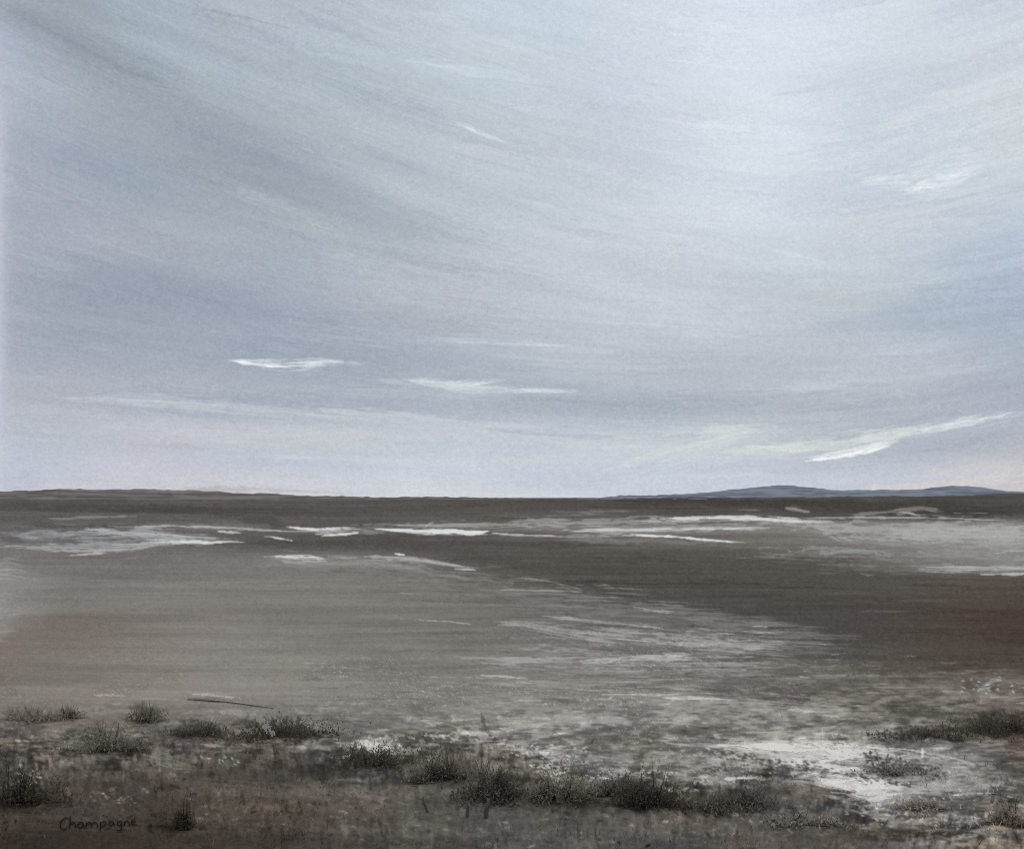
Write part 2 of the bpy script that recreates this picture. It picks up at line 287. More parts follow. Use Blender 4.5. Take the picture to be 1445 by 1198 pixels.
# ================================================================== GROUND colours
G = Sheet(GY0, GY1)
g_rows = [
 (703,[(0,(92,86,82)),(300,(104,99,96)),(600,(92,86,82)),(900,(78,72,68)),(1200,(74,69,65)),(1440,(84,78,74))]),
 (722,[(50,(92,87,84)),(250,(82,77,74)),(450,(86,82,79)),(650,(90,85,81)),(850,(88,84,80)),(1000,(84,79,76)),(1200,(80,75,71)),(1430,(72,67,63))]),
 (745,[(50,(98,95,93)),(300,(112,109,108)),(500,(88,83,80)),(700,(104,100,96)),(900,(122,119,115)),(1100,(124,121,118)),(1300,(138,135,131)),(1440,(140,138,135))]),
 (765,[(50,(118,116,116)),(200,(105,103,102)),(350,(84,79,76)),(700,(84,78,74)),(900,(98,94,90)),(1100,(112,107,102)),(1300,(136,132,128)),(1430,(142,140,138))]),
 (790,[(30,(114,110,106)),(200,(112,107,104)),(400,(122,118,115)),(500,(118,113,109)),(640,(86,81,77)),(900,(84,79,75)),(1100,(88,84,79)),(1200,(102,98,94)),(1320,(120,117,114)),(1430,(138,137,136))]),
 (820,[(0,(140,136,133)),(100,(120,114,110)),(300,(124,118,113)),(500,(125,120,115)),(640,(118,113,108)),(740,(86,81,76)),(1000,(81,76,72)),(1250,(83,78,73)),(1430,(84,76,70))]),
 (860,[(0,(140,136,132)),(80,(122,116,111)),(300,(127,121,116)),(550,(122,117,112)),(740,(112,107,102)),(880,(88,83,79)),(1100,(79,74,70)),(1300,(75,69,65)),(1430,(80,68,60))]),
 (900,[(0,(126,118,112)),(80,(116,107,101)),(300,(130,124,119)),(550,(124,118,113)),(750,(116,112,107)),(950,(114,110,106)),(1060,(98,94,90)),(1200,(79,74,70)),(1350,(80,72,66)),(1430,(70,58,52))]),
 (940,[(0,(122,115,109)),(300,(133,127,121)),(550,(128,122,116)),(750,(122,118,113)),(950,(122,118,114)),(1100,(105,100,96)),(1250,(92,87,82)),(1400,(84,76,70))]),
 (980,[(0,(128,120,114)),(300,(142,135,129)),(500,(134,128,122)),(750,(130,125,120)),(950,(121,116,111)),(1150,(114,109,104)),(1300,(108,103,97)),(1430,(114,108,103))]),
 (1010,[(0,(120,112,106)),(200,(118,111,105)),(380,(120,114,109)),(550,(122,117,112)),(750,(127,123,118)),(950,(132,127,122)),(1150,(121,116,111)),(1300,(102,97,92)),(1410,(84,78,73))]),
 (1050,[(0,(100,93,88)),(180,(106,99,93)),(380,(104,98,93)),(520,(116,112,108)),(700,(116,112,108)),(900,(124,120,116)),(1050,(132,128,124)),(1200,(134,131,127)),(1350,(118,114,110)),(1430,(98,91,85))]),
 (1090,[(0,(84,79,75)),(200,(78,73,69)),(400,(84,78,73)),(600,(90,86,82)),(800,(98,95,91)),(950,(112,109,105)),(1100,(112,108,105)),(1230,(134,131,128)),(1350,(116,112,109)),(1430,(106,100,96))]),
 (1130,[(0,(70,66,62)),(200,(71,67,63)),(400,(80,75,69)),(600,(84,80,75)),(800,(83,78,74)),(950,(84,80,76)),(1050,(83,79,75)),(1150,(85,80,76)),(1250,(108,105,102)),(1350,(100,96,92)),(1430,(102,96,90))]),
 (1180,[(0,(63,58,54)),(200,(64,59,55)),(400,(74,69,64)),(600,(86,82,77)),(800,(85,80,76)),(1000,(87,82,78)),(1200,(89,85,81)),(1350,(96,91,87)),(1415,(120,110,100)),(1445,(145,130,116))]),
 (1300,[(0,(60,56,52)),(400,(72,67,62)),(800,(84,79,75)),(1200,(88,84,80)),(1440,(110,102,95))]),
]
gw = (fbm(G.X/120., G.Y/14., 141, 3)-.5)
G.img = rows_field(g_rows, G.X+gw*90, G.Y+gw*10)
def gk(pts, col, op=.7, dry=.7, **k): G.stroke(pts, col, op, dry, **k)
zero = np.zeros_like(G.X)+.03*(fbm(G.X/300., G.Y/80., 31, 2)-.5)
B1 = lic(fbm(G.X/9., G.Y/6., 111, 2), zero, 300, 5)
B2 = lic(RNG.random(G.X.shape).astype(np.float32), zero, 110, 2)
low = sstep(990, 1060, G.Y)
G.img += (B1*3.4*(1-.5*low)+B2*4.2*(1-.55*low))[..., None]
G.img += ((fbm(G.X/160., G.Y/50., 121, 3)-.5)[..., None]*np.array([8, 2, -5], np.float32))*(.4+.9*low[..., None])

hz = np.exp(-np.clip(G.Y-702, 0, None)/2.6)*.42*sstep(.3, .75, fbm(G.X/70., G.Y/4., 161, 3))  # haze put into the colour of the farthest ground rows
G.img = G.img*(1-hz[..., None])+np.array((160,160,163), np.float32)*hz[..., None]
# the dark marsh water on the right and the pale mud bank in front of it
gk([(560,776,6),(760,790,14),(1000,800,22),(1250,825,24),(1440,850,20)], (82,77,72), .6, .8, ln=160)
gk([(760,822,4),(950,850,16),(1150,880,26),(1300,895,34),(1445,905,36)], (78,72,68), .7, .75, ln=180)
gk([(950,880,4),(1100,896,12),(1250,915,16),(1445,925,16)], (78,73,69), .55, .8, ln=160)
gk([(340,768,3),(520,767,7),(660,768,9),(900,772,6)], (83,77,73), .8, .7, ln=120)
gk([(0,716,3),(180,716,6),(330,722,7),(480,724,4)], (78,73,70), .6, .8, ln=120)
gk([(840,706,3),(1000,708,6),(1250,712,8),(1445,722,9)], (72,67,62), .75, .7, ln=120)
gk([(1200,722,2),(1330,726,6),(1445,727,6)], (70,65,61), .8, .7, ln=90)
gk([(330,735,3),(390,737,7),(430,740,3)], (80,75,72), .7, .7)
gk([(20,738,3),(120,743,4),(220,738,3)], (80,76,73), .6, .7)
gk([(0,760,3),(20,762,8),(40,765,3)], (92,88,86), .5, .7)
for k in range(340):
    x = RNG.uniform(480, 1500); y = RNG.uniform(768, 940); L = RNG.uniform(40, 260); d = RNG.normal(0, 9)
    b = G.img[int(y)-GY0, min(int(x+L/2), RX1-2)-RX0]
    gk([(x,y,.7),(x+L*.5,y+RNG.normal(0,.8),RNG.uniform(.9,3)),(x+L,y+1,.7)], b+d, .6, .85, ln=60, hair=False)
# --- pale reflections far off
P = (158,157,157)
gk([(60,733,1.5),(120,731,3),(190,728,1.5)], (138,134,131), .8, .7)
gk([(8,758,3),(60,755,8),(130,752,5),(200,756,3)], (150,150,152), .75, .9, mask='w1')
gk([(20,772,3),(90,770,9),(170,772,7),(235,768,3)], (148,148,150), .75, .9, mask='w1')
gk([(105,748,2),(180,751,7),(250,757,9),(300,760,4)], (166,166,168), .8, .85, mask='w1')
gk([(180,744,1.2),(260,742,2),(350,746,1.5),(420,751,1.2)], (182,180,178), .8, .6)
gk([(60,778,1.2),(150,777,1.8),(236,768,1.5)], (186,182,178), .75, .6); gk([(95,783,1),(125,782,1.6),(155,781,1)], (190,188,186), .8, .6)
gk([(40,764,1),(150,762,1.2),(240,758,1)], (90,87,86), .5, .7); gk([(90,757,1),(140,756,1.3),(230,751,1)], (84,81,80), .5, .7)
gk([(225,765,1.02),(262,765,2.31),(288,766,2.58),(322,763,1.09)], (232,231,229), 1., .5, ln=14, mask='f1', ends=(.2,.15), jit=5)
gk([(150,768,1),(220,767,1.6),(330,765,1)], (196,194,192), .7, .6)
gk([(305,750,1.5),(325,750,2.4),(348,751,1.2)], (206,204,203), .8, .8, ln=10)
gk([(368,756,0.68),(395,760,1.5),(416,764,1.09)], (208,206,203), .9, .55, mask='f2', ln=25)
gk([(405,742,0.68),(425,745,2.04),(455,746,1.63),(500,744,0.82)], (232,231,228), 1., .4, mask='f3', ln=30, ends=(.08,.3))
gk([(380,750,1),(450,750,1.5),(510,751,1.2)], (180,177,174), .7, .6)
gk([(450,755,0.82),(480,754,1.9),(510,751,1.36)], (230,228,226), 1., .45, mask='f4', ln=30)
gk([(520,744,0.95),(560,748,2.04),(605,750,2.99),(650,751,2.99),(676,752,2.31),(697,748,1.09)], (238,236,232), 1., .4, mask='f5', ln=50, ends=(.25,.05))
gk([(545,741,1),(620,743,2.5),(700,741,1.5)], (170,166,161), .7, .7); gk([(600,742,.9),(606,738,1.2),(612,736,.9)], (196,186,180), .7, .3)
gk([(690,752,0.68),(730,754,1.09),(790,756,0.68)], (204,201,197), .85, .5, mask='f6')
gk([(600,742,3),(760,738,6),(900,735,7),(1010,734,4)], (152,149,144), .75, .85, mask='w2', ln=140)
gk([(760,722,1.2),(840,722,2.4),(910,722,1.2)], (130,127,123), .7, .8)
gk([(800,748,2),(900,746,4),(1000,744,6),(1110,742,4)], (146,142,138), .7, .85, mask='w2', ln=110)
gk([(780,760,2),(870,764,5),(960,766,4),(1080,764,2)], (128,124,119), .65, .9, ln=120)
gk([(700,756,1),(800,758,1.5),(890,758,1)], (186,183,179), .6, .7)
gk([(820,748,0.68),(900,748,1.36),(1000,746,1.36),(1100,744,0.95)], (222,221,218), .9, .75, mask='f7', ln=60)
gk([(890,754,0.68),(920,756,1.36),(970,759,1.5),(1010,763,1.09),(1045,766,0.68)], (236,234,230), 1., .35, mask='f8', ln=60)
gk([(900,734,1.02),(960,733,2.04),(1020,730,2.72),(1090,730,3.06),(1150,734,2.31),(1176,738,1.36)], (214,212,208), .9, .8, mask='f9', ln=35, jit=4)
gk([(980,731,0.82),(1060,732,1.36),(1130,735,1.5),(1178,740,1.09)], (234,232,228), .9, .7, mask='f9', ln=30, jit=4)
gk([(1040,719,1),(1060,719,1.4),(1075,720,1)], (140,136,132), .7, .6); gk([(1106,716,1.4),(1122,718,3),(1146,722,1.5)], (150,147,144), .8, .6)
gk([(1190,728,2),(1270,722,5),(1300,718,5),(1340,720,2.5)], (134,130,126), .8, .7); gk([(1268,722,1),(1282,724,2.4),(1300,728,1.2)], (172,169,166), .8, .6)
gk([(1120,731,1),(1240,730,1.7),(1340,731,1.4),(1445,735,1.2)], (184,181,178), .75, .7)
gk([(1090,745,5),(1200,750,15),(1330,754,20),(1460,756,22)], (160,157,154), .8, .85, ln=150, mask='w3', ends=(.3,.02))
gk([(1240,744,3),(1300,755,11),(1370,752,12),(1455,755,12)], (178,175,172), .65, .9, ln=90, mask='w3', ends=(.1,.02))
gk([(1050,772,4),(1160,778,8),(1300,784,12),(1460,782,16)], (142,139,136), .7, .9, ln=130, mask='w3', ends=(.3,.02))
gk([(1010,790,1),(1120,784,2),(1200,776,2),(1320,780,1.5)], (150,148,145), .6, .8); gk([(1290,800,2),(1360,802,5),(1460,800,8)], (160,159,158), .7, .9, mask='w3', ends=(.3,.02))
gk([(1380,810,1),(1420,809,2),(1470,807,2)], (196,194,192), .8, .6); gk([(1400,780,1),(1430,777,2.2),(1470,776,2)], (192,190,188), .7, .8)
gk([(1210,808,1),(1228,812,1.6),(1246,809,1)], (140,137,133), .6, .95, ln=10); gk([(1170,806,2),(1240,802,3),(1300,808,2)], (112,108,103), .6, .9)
# --- pale mud bank (left) and its bright edge
gk([(340,797,4),(430,797,8),(540,797,8),(640,806,4)], (134,130,127), .7, .85, ln=90)
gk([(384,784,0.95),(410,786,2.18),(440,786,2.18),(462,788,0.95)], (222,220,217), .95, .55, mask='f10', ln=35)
gk([(395,790,2),(425,793,5),(460,792,2)], (172,169,166), .6, .85)
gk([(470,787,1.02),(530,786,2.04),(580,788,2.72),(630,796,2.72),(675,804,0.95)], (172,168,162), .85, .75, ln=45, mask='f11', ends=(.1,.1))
gk([(510,794,3),(570,800,8),(640,812,6),(720,824,2)], (138,133,128), .7, .9, ln=70)
gk([(556,782,.9),(564,783,1.5),(573,784,.9)], (222,218,212), .9, .4); gk([(640,803,.9),(658,804,1.4),(674,805,.9)], (206,202,196), .8, .4)
for i in range(420):   # feathery lip of the bank, dropping to the right
    t = RNG.random(); x = 620+t*520+RNG.normal(0, 40); y = 806+t*92+RNG.normal(0, 10)+RNG.random()*16
    L = RNG.uniform(30, 140); v = RNG.uniform(98, 140)
    gk([(x-L*.6, y, .8), (x, y+1, RNG.uniform(1, 2.6)), (x+L*.4, y+2, .8)], (v, v-4, v-8), RNG.uniform(.4, .8), .9, ln=30)
gk([(715,815,.9),(745,816,1.3),(775,820,1)], (146,142,137), .8, .7); gk([(700,833,1),(780,834,1.8),(832,835,1)], (158,154,150), .8, .7)
G.wisp([(890,857,1),(915,861,2),(950,864,1)], (180,177,172), 12, .7, (.3,.6), 1.); gk([(765,818,1),(800,826,1.6),(826,834,1)], (150,146,142), .6, .8)
for x0, y0, x1, y1, w, v in [(755,868,885,882,2.6,168),(870,878,965,892,3,172),(690,876,760,880,1.4,160),(850,886,1000,902,4,160),(930,898,1060,912,4,158),(700,912,860,918,5,150),
                             (640,928,760,930,5,150),(880,926,985,932,4,190),(960,900,1160,912,4,160),(1040,890,1110,894,1.6,186),(1060,884,1085,886,1.2,176),(960,914,1130,926,3,150),
                             (1010,880,1190,886,1.5,118),(800,893,850,896,1.6,196),(550,872,700,884,1.4,168),(540,836,610,840,1.2,150),(780,940,930,946,3,140),(940,906,1040,914,2,178)]:
    gk([(x0,y0,.8),((x0+x1)/2,(y0+y1)/2-1,w),(x1,y1,.8)], (v,v-3,v-7), .8, .95, ln=22)
for i in range(170):
    x = RNG.normal(960, 150); y = RNG.normal(922, 24); L = RNG.uniform(16, 70); v = RNG.choice([150, 165, 180, 92, 88, 140])
    if y < 866+.09*(x-760)+6: continue
    gk([(x,y,.7),(x+L*.5,y+RNG.normal(0,1),RNG.uniform(.9,1.9)),(x+L,y+1,.7)], (v,v-3,v-7), RNG.uniform(.35,.75), .95, ln=14)
# left edge of the bank, brushed pale
for i in range(60):
    y = RNG.uniform(785, 905); L = RNG.uniform(10, 55)*(1.2-(y-785)/200); v = RNG.uniform(128, 168)
    gk([(-30,y,2),(L*.3,y+RNG.normal(0,2),1.6),(L,y+RNG.normal(0,3),.8)], (v,v-2,v-4), .55, .9, ln=25, ends=(.01,.4))
# broad soft tones on the bank
for a in [(230,850,170,10,0,(138,132,127),.5),(90,880,90,16,0,(112,102,96),.5),(300,925,240,10,0,(140,134,128),.5),(380,860,170,8,0,(116,110,105),.4),(430,960,260,12,0,(144,138,132),.5),
          (100,945,120,10,0,(116,108,102),.4),(1445,880,60,50,0,(72,65,60),.35),(1360,905,60,40,0,(78,68,61),.4),(10,920,40,30,0,(122,108,99),.4),
          (1435,1040,16,40,0,(96,74,60),.4)]:
    G.soft(*a)
# mid-right shore: thin bright and dark lines
for x0,y0,x1,y1,w,c,d in [(672,952,755,959,1.6,(190,188,184),.5),(720,988,768,989,2.2,(182,180,176),.7),(845,979,965,980,1.5,(188,185,181),.5),(925,984,1052,987,2.2,(206,203,199),.55),
                        (850,933,930,942,1.4,(84,80,76),.6),(890,936,925,942,1,(176,173,169),.5),(1105,1001,1162,1004,2.6,(176,173,169),.8),(1150,1003,1190,1012,5,(150,147,143),.9),
                        (1140,1033,1205,1039,2,(182,179,174),.7),(1030,944,1330,940,3,(106,99,90),.8),(1100,956,1400,950,4,(122,117,111),.9),(1205,975,1300,980,4,(134,130,125),.9),
                        (1240,1018,1300,1024,2,(150,146,140),.8),(1290,1004,1400,990,5,(136,132,128),.9),(1385,965,1420,958,4,(150,148,145),.8),(1380,972,1410,968,2,(174,171,168),.8),
                        (640,1016,760,1012,3,(152,149,146),.9),(600,1036,652,1041,2.6,(180,177,173),.8),(600,1012,660,1016,2,(150,147,143),.8),(780,1036,800,1034,1.6,(200,198,194),.6),
                        (880,990,940,1000,5,(146,142,137),.9),(930,1038,1010,1044,6,(158,153,149),.9),(940,1018,1010,1028,6,(144,140,136),.9),(760,1000,900,1010,6,(136,132,127),.9),
                        (130,980,185,983,2.6,(168,163,157),.8),(265,980,340,982,3,(184,180,175),.8),(180,984,270,988,2,(150,144,138),.8),(280,1003,380,1010,8,(148,142,136),.8),
                        (262,987,320,990,1.5,(84,78,74),.5),(100,1000,190,1006,8,(142,135,129),.7),(1010,960,1180,966,4,(106,102,97),.9),(560,970,900,962,8,(138,133,128),.85)]:
    gk([(x0,y0,.8),((x0+x1)/2,(y0+y1)/2-.5,w),(x1,y1,.8)], c, .8, d, ln=26)
# --- foreground: pale wash between the hummocks
Wc = (196,191,186)
gk([(500,1044,2),(520,1052,8),(545,1060,8),(575,1058,3)], (176,171,167), .8, .9, ln=14, mask='w4')
gk([(508,1046,1.5),(522,1058,5),(545,1064,4)], (206,200,196), .8, .7, ln=10, mask='w4')
gk([(700,1062,2),(735,1056,4),(790,1054,4),(830,1060,2)], (186,183,179), .75, .95, ln=12)
gk([(728,1056,1.2),(760,1060,2.4),(785,1064,1.2)], (214,211,207), .8, .6, ln=12)
gk([(752,1078,1),(770,1086,5),(796,1096,3)], (208,205,201), .9, .8, ln=10); gk([(790,1084,2),(850,1082,7),(910,1092,6),(990,1090,2)], (166,163,159), .75, .95, ln=16)
gk([(820,1094,1.5),(850,1097,3),(870,1100,1.5)], (200,197,194), .8, .8, ln=10); gk([(945,1112,1.2),(960,1115,2.6),(975,1117,1.2)], (208,206,203), .9, .6, ln=12)
gk([(905,1068,3),(970,1066,8),(1040,1078,6)], (148,144,141), .7, .95, ln=20)
gk([(996,1050,2),(1040,1052,7),(1100,1055,12),(1180,1060,14),(1260,1066,9),(1330,1068,4)], (178,173,168), .85, .85, ln=40, mask='w5')
gk([(1005,1051,3),(1050,1052,6),(1110,1054,7),(1160,1052,4)], (204,198,193), .8, .8, ln=30, mask='w5')
gk([(1090,1070,3),(1140,1078,10),(1190,1086,11),(1225,1092,4)], (196,191,187), .85, .85, ln=30, mask='w5')
gk([(1150,1102,2),(1190,1106,8),(1235,1108,10),(1284,1106,4)], (206,201,197), .95, .7, ln=30, mask='w6')
gk([(1195,1118,4),(1235,1122,12),(1270,1120,5)], (186,182,179), .8, .8, ln=20, mask='w6')
gk([(1190,1138,4),(1225,1140,14),(1262,1136,6)], (150,147,145), .65, .95, ln=12)
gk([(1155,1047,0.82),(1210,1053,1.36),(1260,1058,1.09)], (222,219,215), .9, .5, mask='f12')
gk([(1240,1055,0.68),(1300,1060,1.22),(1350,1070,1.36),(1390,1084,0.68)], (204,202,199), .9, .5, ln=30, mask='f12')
gk([(1290,1068,3),(1350,1078,9),(1390,1088,4)], (138,135,132), .7, .9)
gk([(1020,1098,1.4),(1040,1098,3),(1080,1097,1.2)], (202,199,196), .9, .6, ln=20)
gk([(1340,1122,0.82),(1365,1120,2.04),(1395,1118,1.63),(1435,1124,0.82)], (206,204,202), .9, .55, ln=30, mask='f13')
gk([(1290,1106,2),(1350,1108,5),(1440,1112,4)], (146,143,140), .7, .9); gk([(1340,1148,2),(1370,1158,6),(1410,1150,4)], (150,148,146), .6, .95, ln=14)
gk([(960,1100,4),(1000,1112,9),(1030,1126,4)], (140,137,134), .6, .95, ln=14); gk([(1008,1145,1),(1030,1147,1.5),(1075,1149,1)], (160,157,154), .7, .6)
gk([(195,1068,2),(225,1076,5),(262,1080,2)], (122,119,108), .75, .9, ln=40); gk([(15,1094,2),(40,1094,5),(68,1096,2)], (156,156,154), .7, .9, ln=14)
gk([(110,1124,2),(140,1126,7),(180,1130,3)], (122,118,113), .6, .9, ln=20); gk([(158,1130,1),(168,1131,1.8),(178,1132,1)], (172,166,158), .8, .5)
gk([(360,1118,4),(430,1122,10),(520,1112,4)], (98,92,84), .55, .9, ln=50); gk([(230,1090,4),(330,1096,10),(430,1100,4)], (70,65,61), .6, .8, ln=70)
gk([(480,1130,4),(640,1140,12),(800,1150,8)], (90,86,81), .5, .9, ln=80); gk([(700,1138,3),(800,1140,6),(900,1146,3)], (76,71,67), .6, .8, ln=60)
gk([(0,1178,5),(120,1180,12),(300,1178,8),(430,1186,4)], (58,53,50), .6, .8, ln=60); gk([(1180,1175,4),(1260,1178,6),(1340,1170,3)], (76,68,62), .6, .8, ln=60)
gk([(1315,1186,1.5),(1345,1184,3),(1380,1180,1.5)], (150,142,130), .7, .8); gk([(1390,1190,6),(1425,1182,16),(1480,1180,20)], (156,140,124), .75, .85, ln=14, ends=(.15,.01))
gk([(1392,1180,2),(1412,1176,6),(1436,1168,5)], (150,150,148), .7, .9, ln=10)
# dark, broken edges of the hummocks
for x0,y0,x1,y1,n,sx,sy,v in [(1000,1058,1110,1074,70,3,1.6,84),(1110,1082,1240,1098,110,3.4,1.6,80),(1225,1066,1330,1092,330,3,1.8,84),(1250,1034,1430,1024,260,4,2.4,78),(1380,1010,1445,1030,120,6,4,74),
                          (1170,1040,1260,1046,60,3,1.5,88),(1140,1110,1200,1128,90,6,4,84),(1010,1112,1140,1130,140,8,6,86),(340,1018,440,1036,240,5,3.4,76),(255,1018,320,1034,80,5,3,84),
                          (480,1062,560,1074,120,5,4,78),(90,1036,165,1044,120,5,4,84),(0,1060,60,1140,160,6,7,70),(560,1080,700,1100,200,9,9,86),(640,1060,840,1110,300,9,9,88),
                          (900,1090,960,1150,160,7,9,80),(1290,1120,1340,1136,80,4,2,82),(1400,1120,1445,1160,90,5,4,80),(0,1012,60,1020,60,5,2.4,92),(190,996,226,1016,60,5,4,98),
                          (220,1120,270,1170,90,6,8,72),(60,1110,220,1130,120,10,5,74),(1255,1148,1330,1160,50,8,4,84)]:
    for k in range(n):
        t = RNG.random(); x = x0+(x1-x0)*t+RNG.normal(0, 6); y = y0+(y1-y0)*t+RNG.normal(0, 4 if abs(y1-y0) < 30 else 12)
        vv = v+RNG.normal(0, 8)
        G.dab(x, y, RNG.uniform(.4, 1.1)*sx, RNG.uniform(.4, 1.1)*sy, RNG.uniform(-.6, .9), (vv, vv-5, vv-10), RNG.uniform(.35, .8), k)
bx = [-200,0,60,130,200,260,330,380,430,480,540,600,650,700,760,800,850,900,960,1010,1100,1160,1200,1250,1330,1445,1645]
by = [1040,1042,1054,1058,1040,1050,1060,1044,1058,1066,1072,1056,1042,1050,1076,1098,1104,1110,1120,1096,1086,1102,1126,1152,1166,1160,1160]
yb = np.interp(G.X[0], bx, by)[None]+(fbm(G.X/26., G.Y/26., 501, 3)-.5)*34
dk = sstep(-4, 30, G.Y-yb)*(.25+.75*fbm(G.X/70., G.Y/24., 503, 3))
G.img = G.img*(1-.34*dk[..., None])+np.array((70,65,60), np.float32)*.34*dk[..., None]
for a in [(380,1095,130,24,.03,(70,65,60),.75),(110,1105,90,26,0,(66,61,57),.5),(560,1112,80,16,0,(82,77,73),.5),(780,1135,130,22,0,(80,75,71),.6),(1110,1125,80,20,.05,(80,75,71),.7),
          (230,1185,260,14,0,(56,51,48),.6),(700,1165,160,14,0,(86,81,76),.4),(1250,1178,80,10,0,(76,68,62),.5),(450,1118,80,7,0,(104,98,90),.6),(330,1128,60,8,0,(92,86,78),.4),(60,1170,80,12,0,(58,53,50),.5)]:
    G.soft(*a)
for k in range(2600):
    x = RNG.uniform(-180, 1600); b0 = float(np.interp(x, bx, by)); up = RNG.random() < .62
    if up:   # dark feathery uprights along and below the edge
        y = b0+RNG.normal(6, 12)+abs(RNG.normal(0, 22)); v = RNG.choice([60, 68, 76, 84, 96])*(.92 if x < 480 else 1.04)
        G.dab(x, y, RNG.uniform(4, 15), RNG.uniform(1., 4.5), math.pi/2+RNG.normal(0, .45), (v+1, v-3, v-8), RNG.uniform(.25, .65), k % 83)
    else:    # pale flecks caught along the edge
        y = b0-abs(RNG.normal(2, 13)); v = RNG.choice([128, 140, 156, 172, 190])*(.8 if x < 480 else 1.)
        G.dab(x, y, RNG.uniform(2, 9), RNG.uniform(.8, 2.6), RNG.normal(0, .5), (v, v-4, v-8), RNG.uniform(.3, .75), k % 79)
for k in range(1500):   # broken horizontal bristle marks, light and dark, centre to right
    x = RNG.uniform(430, 1560); y = RNG.uniform(930, 1150); L = RNG.uniform(12, 70); b = G.img[int(y)-GY0, int(x)-RX0]
    d = RNG.choice([-20, -12, 14, 24, 36]); m_ = min(1, max(.15, (float(np.interp(x, bx, by))+14-y)/30.))
    gk([(x-L/2,y,.6),(x,y+RNG.normal(0,.7),RNG.uniform(.8,2.)),(x+L/2,y+RNG.normal(0,1),.6)], b+d*m_, RNG.uniform(.35,.8), .95, ln=12, hair=False)
# scumbled dabs over all the foreground
for k in range(7500):
    x = RNG.uniform(-180, 1620); y = 985+(RNG.random()**.8)*300
    b = G.img[int(min(y, GY1-2))-GY0, int(x)-RX0]
    d = RNG.normal(0, 1)*(13+8*(y > 1040))+(2 if x > 480 else -1)
    hue = RNG.normal(0, 1.6)
    G.dab(x, y, RNG.uniform(1.5, 9), RNG.uniform(.8, 3.4), RNG.uniform(-.9, .9)*(1.4 if RNG.random() < .35 else .4), (b[0]+d+hue, b[1]+d, b[2]+d-hue), RNG.uniform(.3, .75), k % 97)
for k in range(900):   # upright soft drips and stems
    x = RNG.uniform(-100, 1000) if RNG.random() < .8 else RNG.uniform(1000, 1560); y = RNG.uniform(1060, 1190)
    b = G.img[int(y)-GY0, int(x)-RX0]; d = RNG.normal(0, 15)
    G.dab(x, y, RNG.uniform(5, 18), RNG.uniform(.9, 3), math.pi/2+RNG.normal(0, .25), (b[0]+d, b[1]+d, b[2]+d), RNG.uniform(.3, .65), k % 91)
# mottling: hummocks, bare patches and litter at several sizes
wx_ = (fbm(G.X/50., G.Y/30., 601, 3)-.5)*60; wy_ = (fbm(G.X/50., G.Y/30., 604, 3)-.5)*22
M1 = fbm((G.X+wx_)/75., (G.Y+wy_)/17., 607, 4)-.5
M2 = fbm((G.X+wx_)/22., (G.Y+wy_)/8., 611, 3)-.5
M3 = fbm(G.X/5., G.Y/13., 615, 2)-.5; M4 = fbm(G.X/14., G.Y/2.6, 618, 2)-.5
below = sstep(0, 26, G.Y-yb)
for (x_, y_, wx2, hy2, v_) in [(392,1024,44,13,66),(282,1028,28,9,74),(208,1006,20,10,84),(150,1042,34,14,72),(96,1006,16,7,86),(36,1008,28,7,86),(22,1104,34,24,62),(246,1142,26,22,62),(505,1064,42,12,72),
        (618,1076,38,24,80),(690,1096,46,28,76),(792,1104,40,24,78),(926,1110,34,24,72),(872,1106,34,14,84),(1052,1124,52,18,80),(1402,1020,50,14,62),(1296,1034,50,6,70),(1300,1134,22,8,84),(1426,1142,22,15,70),(60,1060,40,12,70),(330,1066,40,7,74)]:
    for k in range(int(40+wx2*1.6)):
        v = v_+RNG.normal(0, 9); dx = RNG.normal(0, .5)*wx2; dy = RNG.normal(0, .5)*hy2
        G.dab(x_+dx, y_+dy, RNG.uniform(2, 9), RNG.uniform(1, 3.6), RNG.uniform(.3, 2.4), (v, v-4, v-9), RNG.uniform(.25, .6)*math.exp(-.5*(dx/wx2)**2), k)
fg = sstep(975, 1075, G.Y+.10*np.clip(G.X-420, 0, 700))*(.55+.45*sstep(45, 5, np.abs(G.Y-yb-8)))
mm = 1.15*M1+1.0*M2+.9*(M3*below+M4*(1-below))
mm = np.where(mm > 0, mm*1.25, mm)*(1-.40*sstep(22, 80, G.Y-yb))
sig = np.exp(-((G.X-138)/75.)**4-((G.Y-1164)/26.)**4); mm = mm*(1-.8*sig)
white = sstep(150, 175, G.img[..., 0])
mmr = mm+.55*(vnoise(G.X/9., G.Y/1.7, 631)-.5)+.12*G.weave
mm = .62*mm+.26*(sstep(-.10, .10, mmr)-.5)*(1-.55*sstep(22, 80, G.Y-yb))
G.img *= (1+fg*mm*(1-.6*white))[..., None]
G.img += (fg*(fbm(G.X/60., G.Y/26., 621, 3)-.5)*(1-white))[..., None]*np.array([6, 2, -6], np.float32)
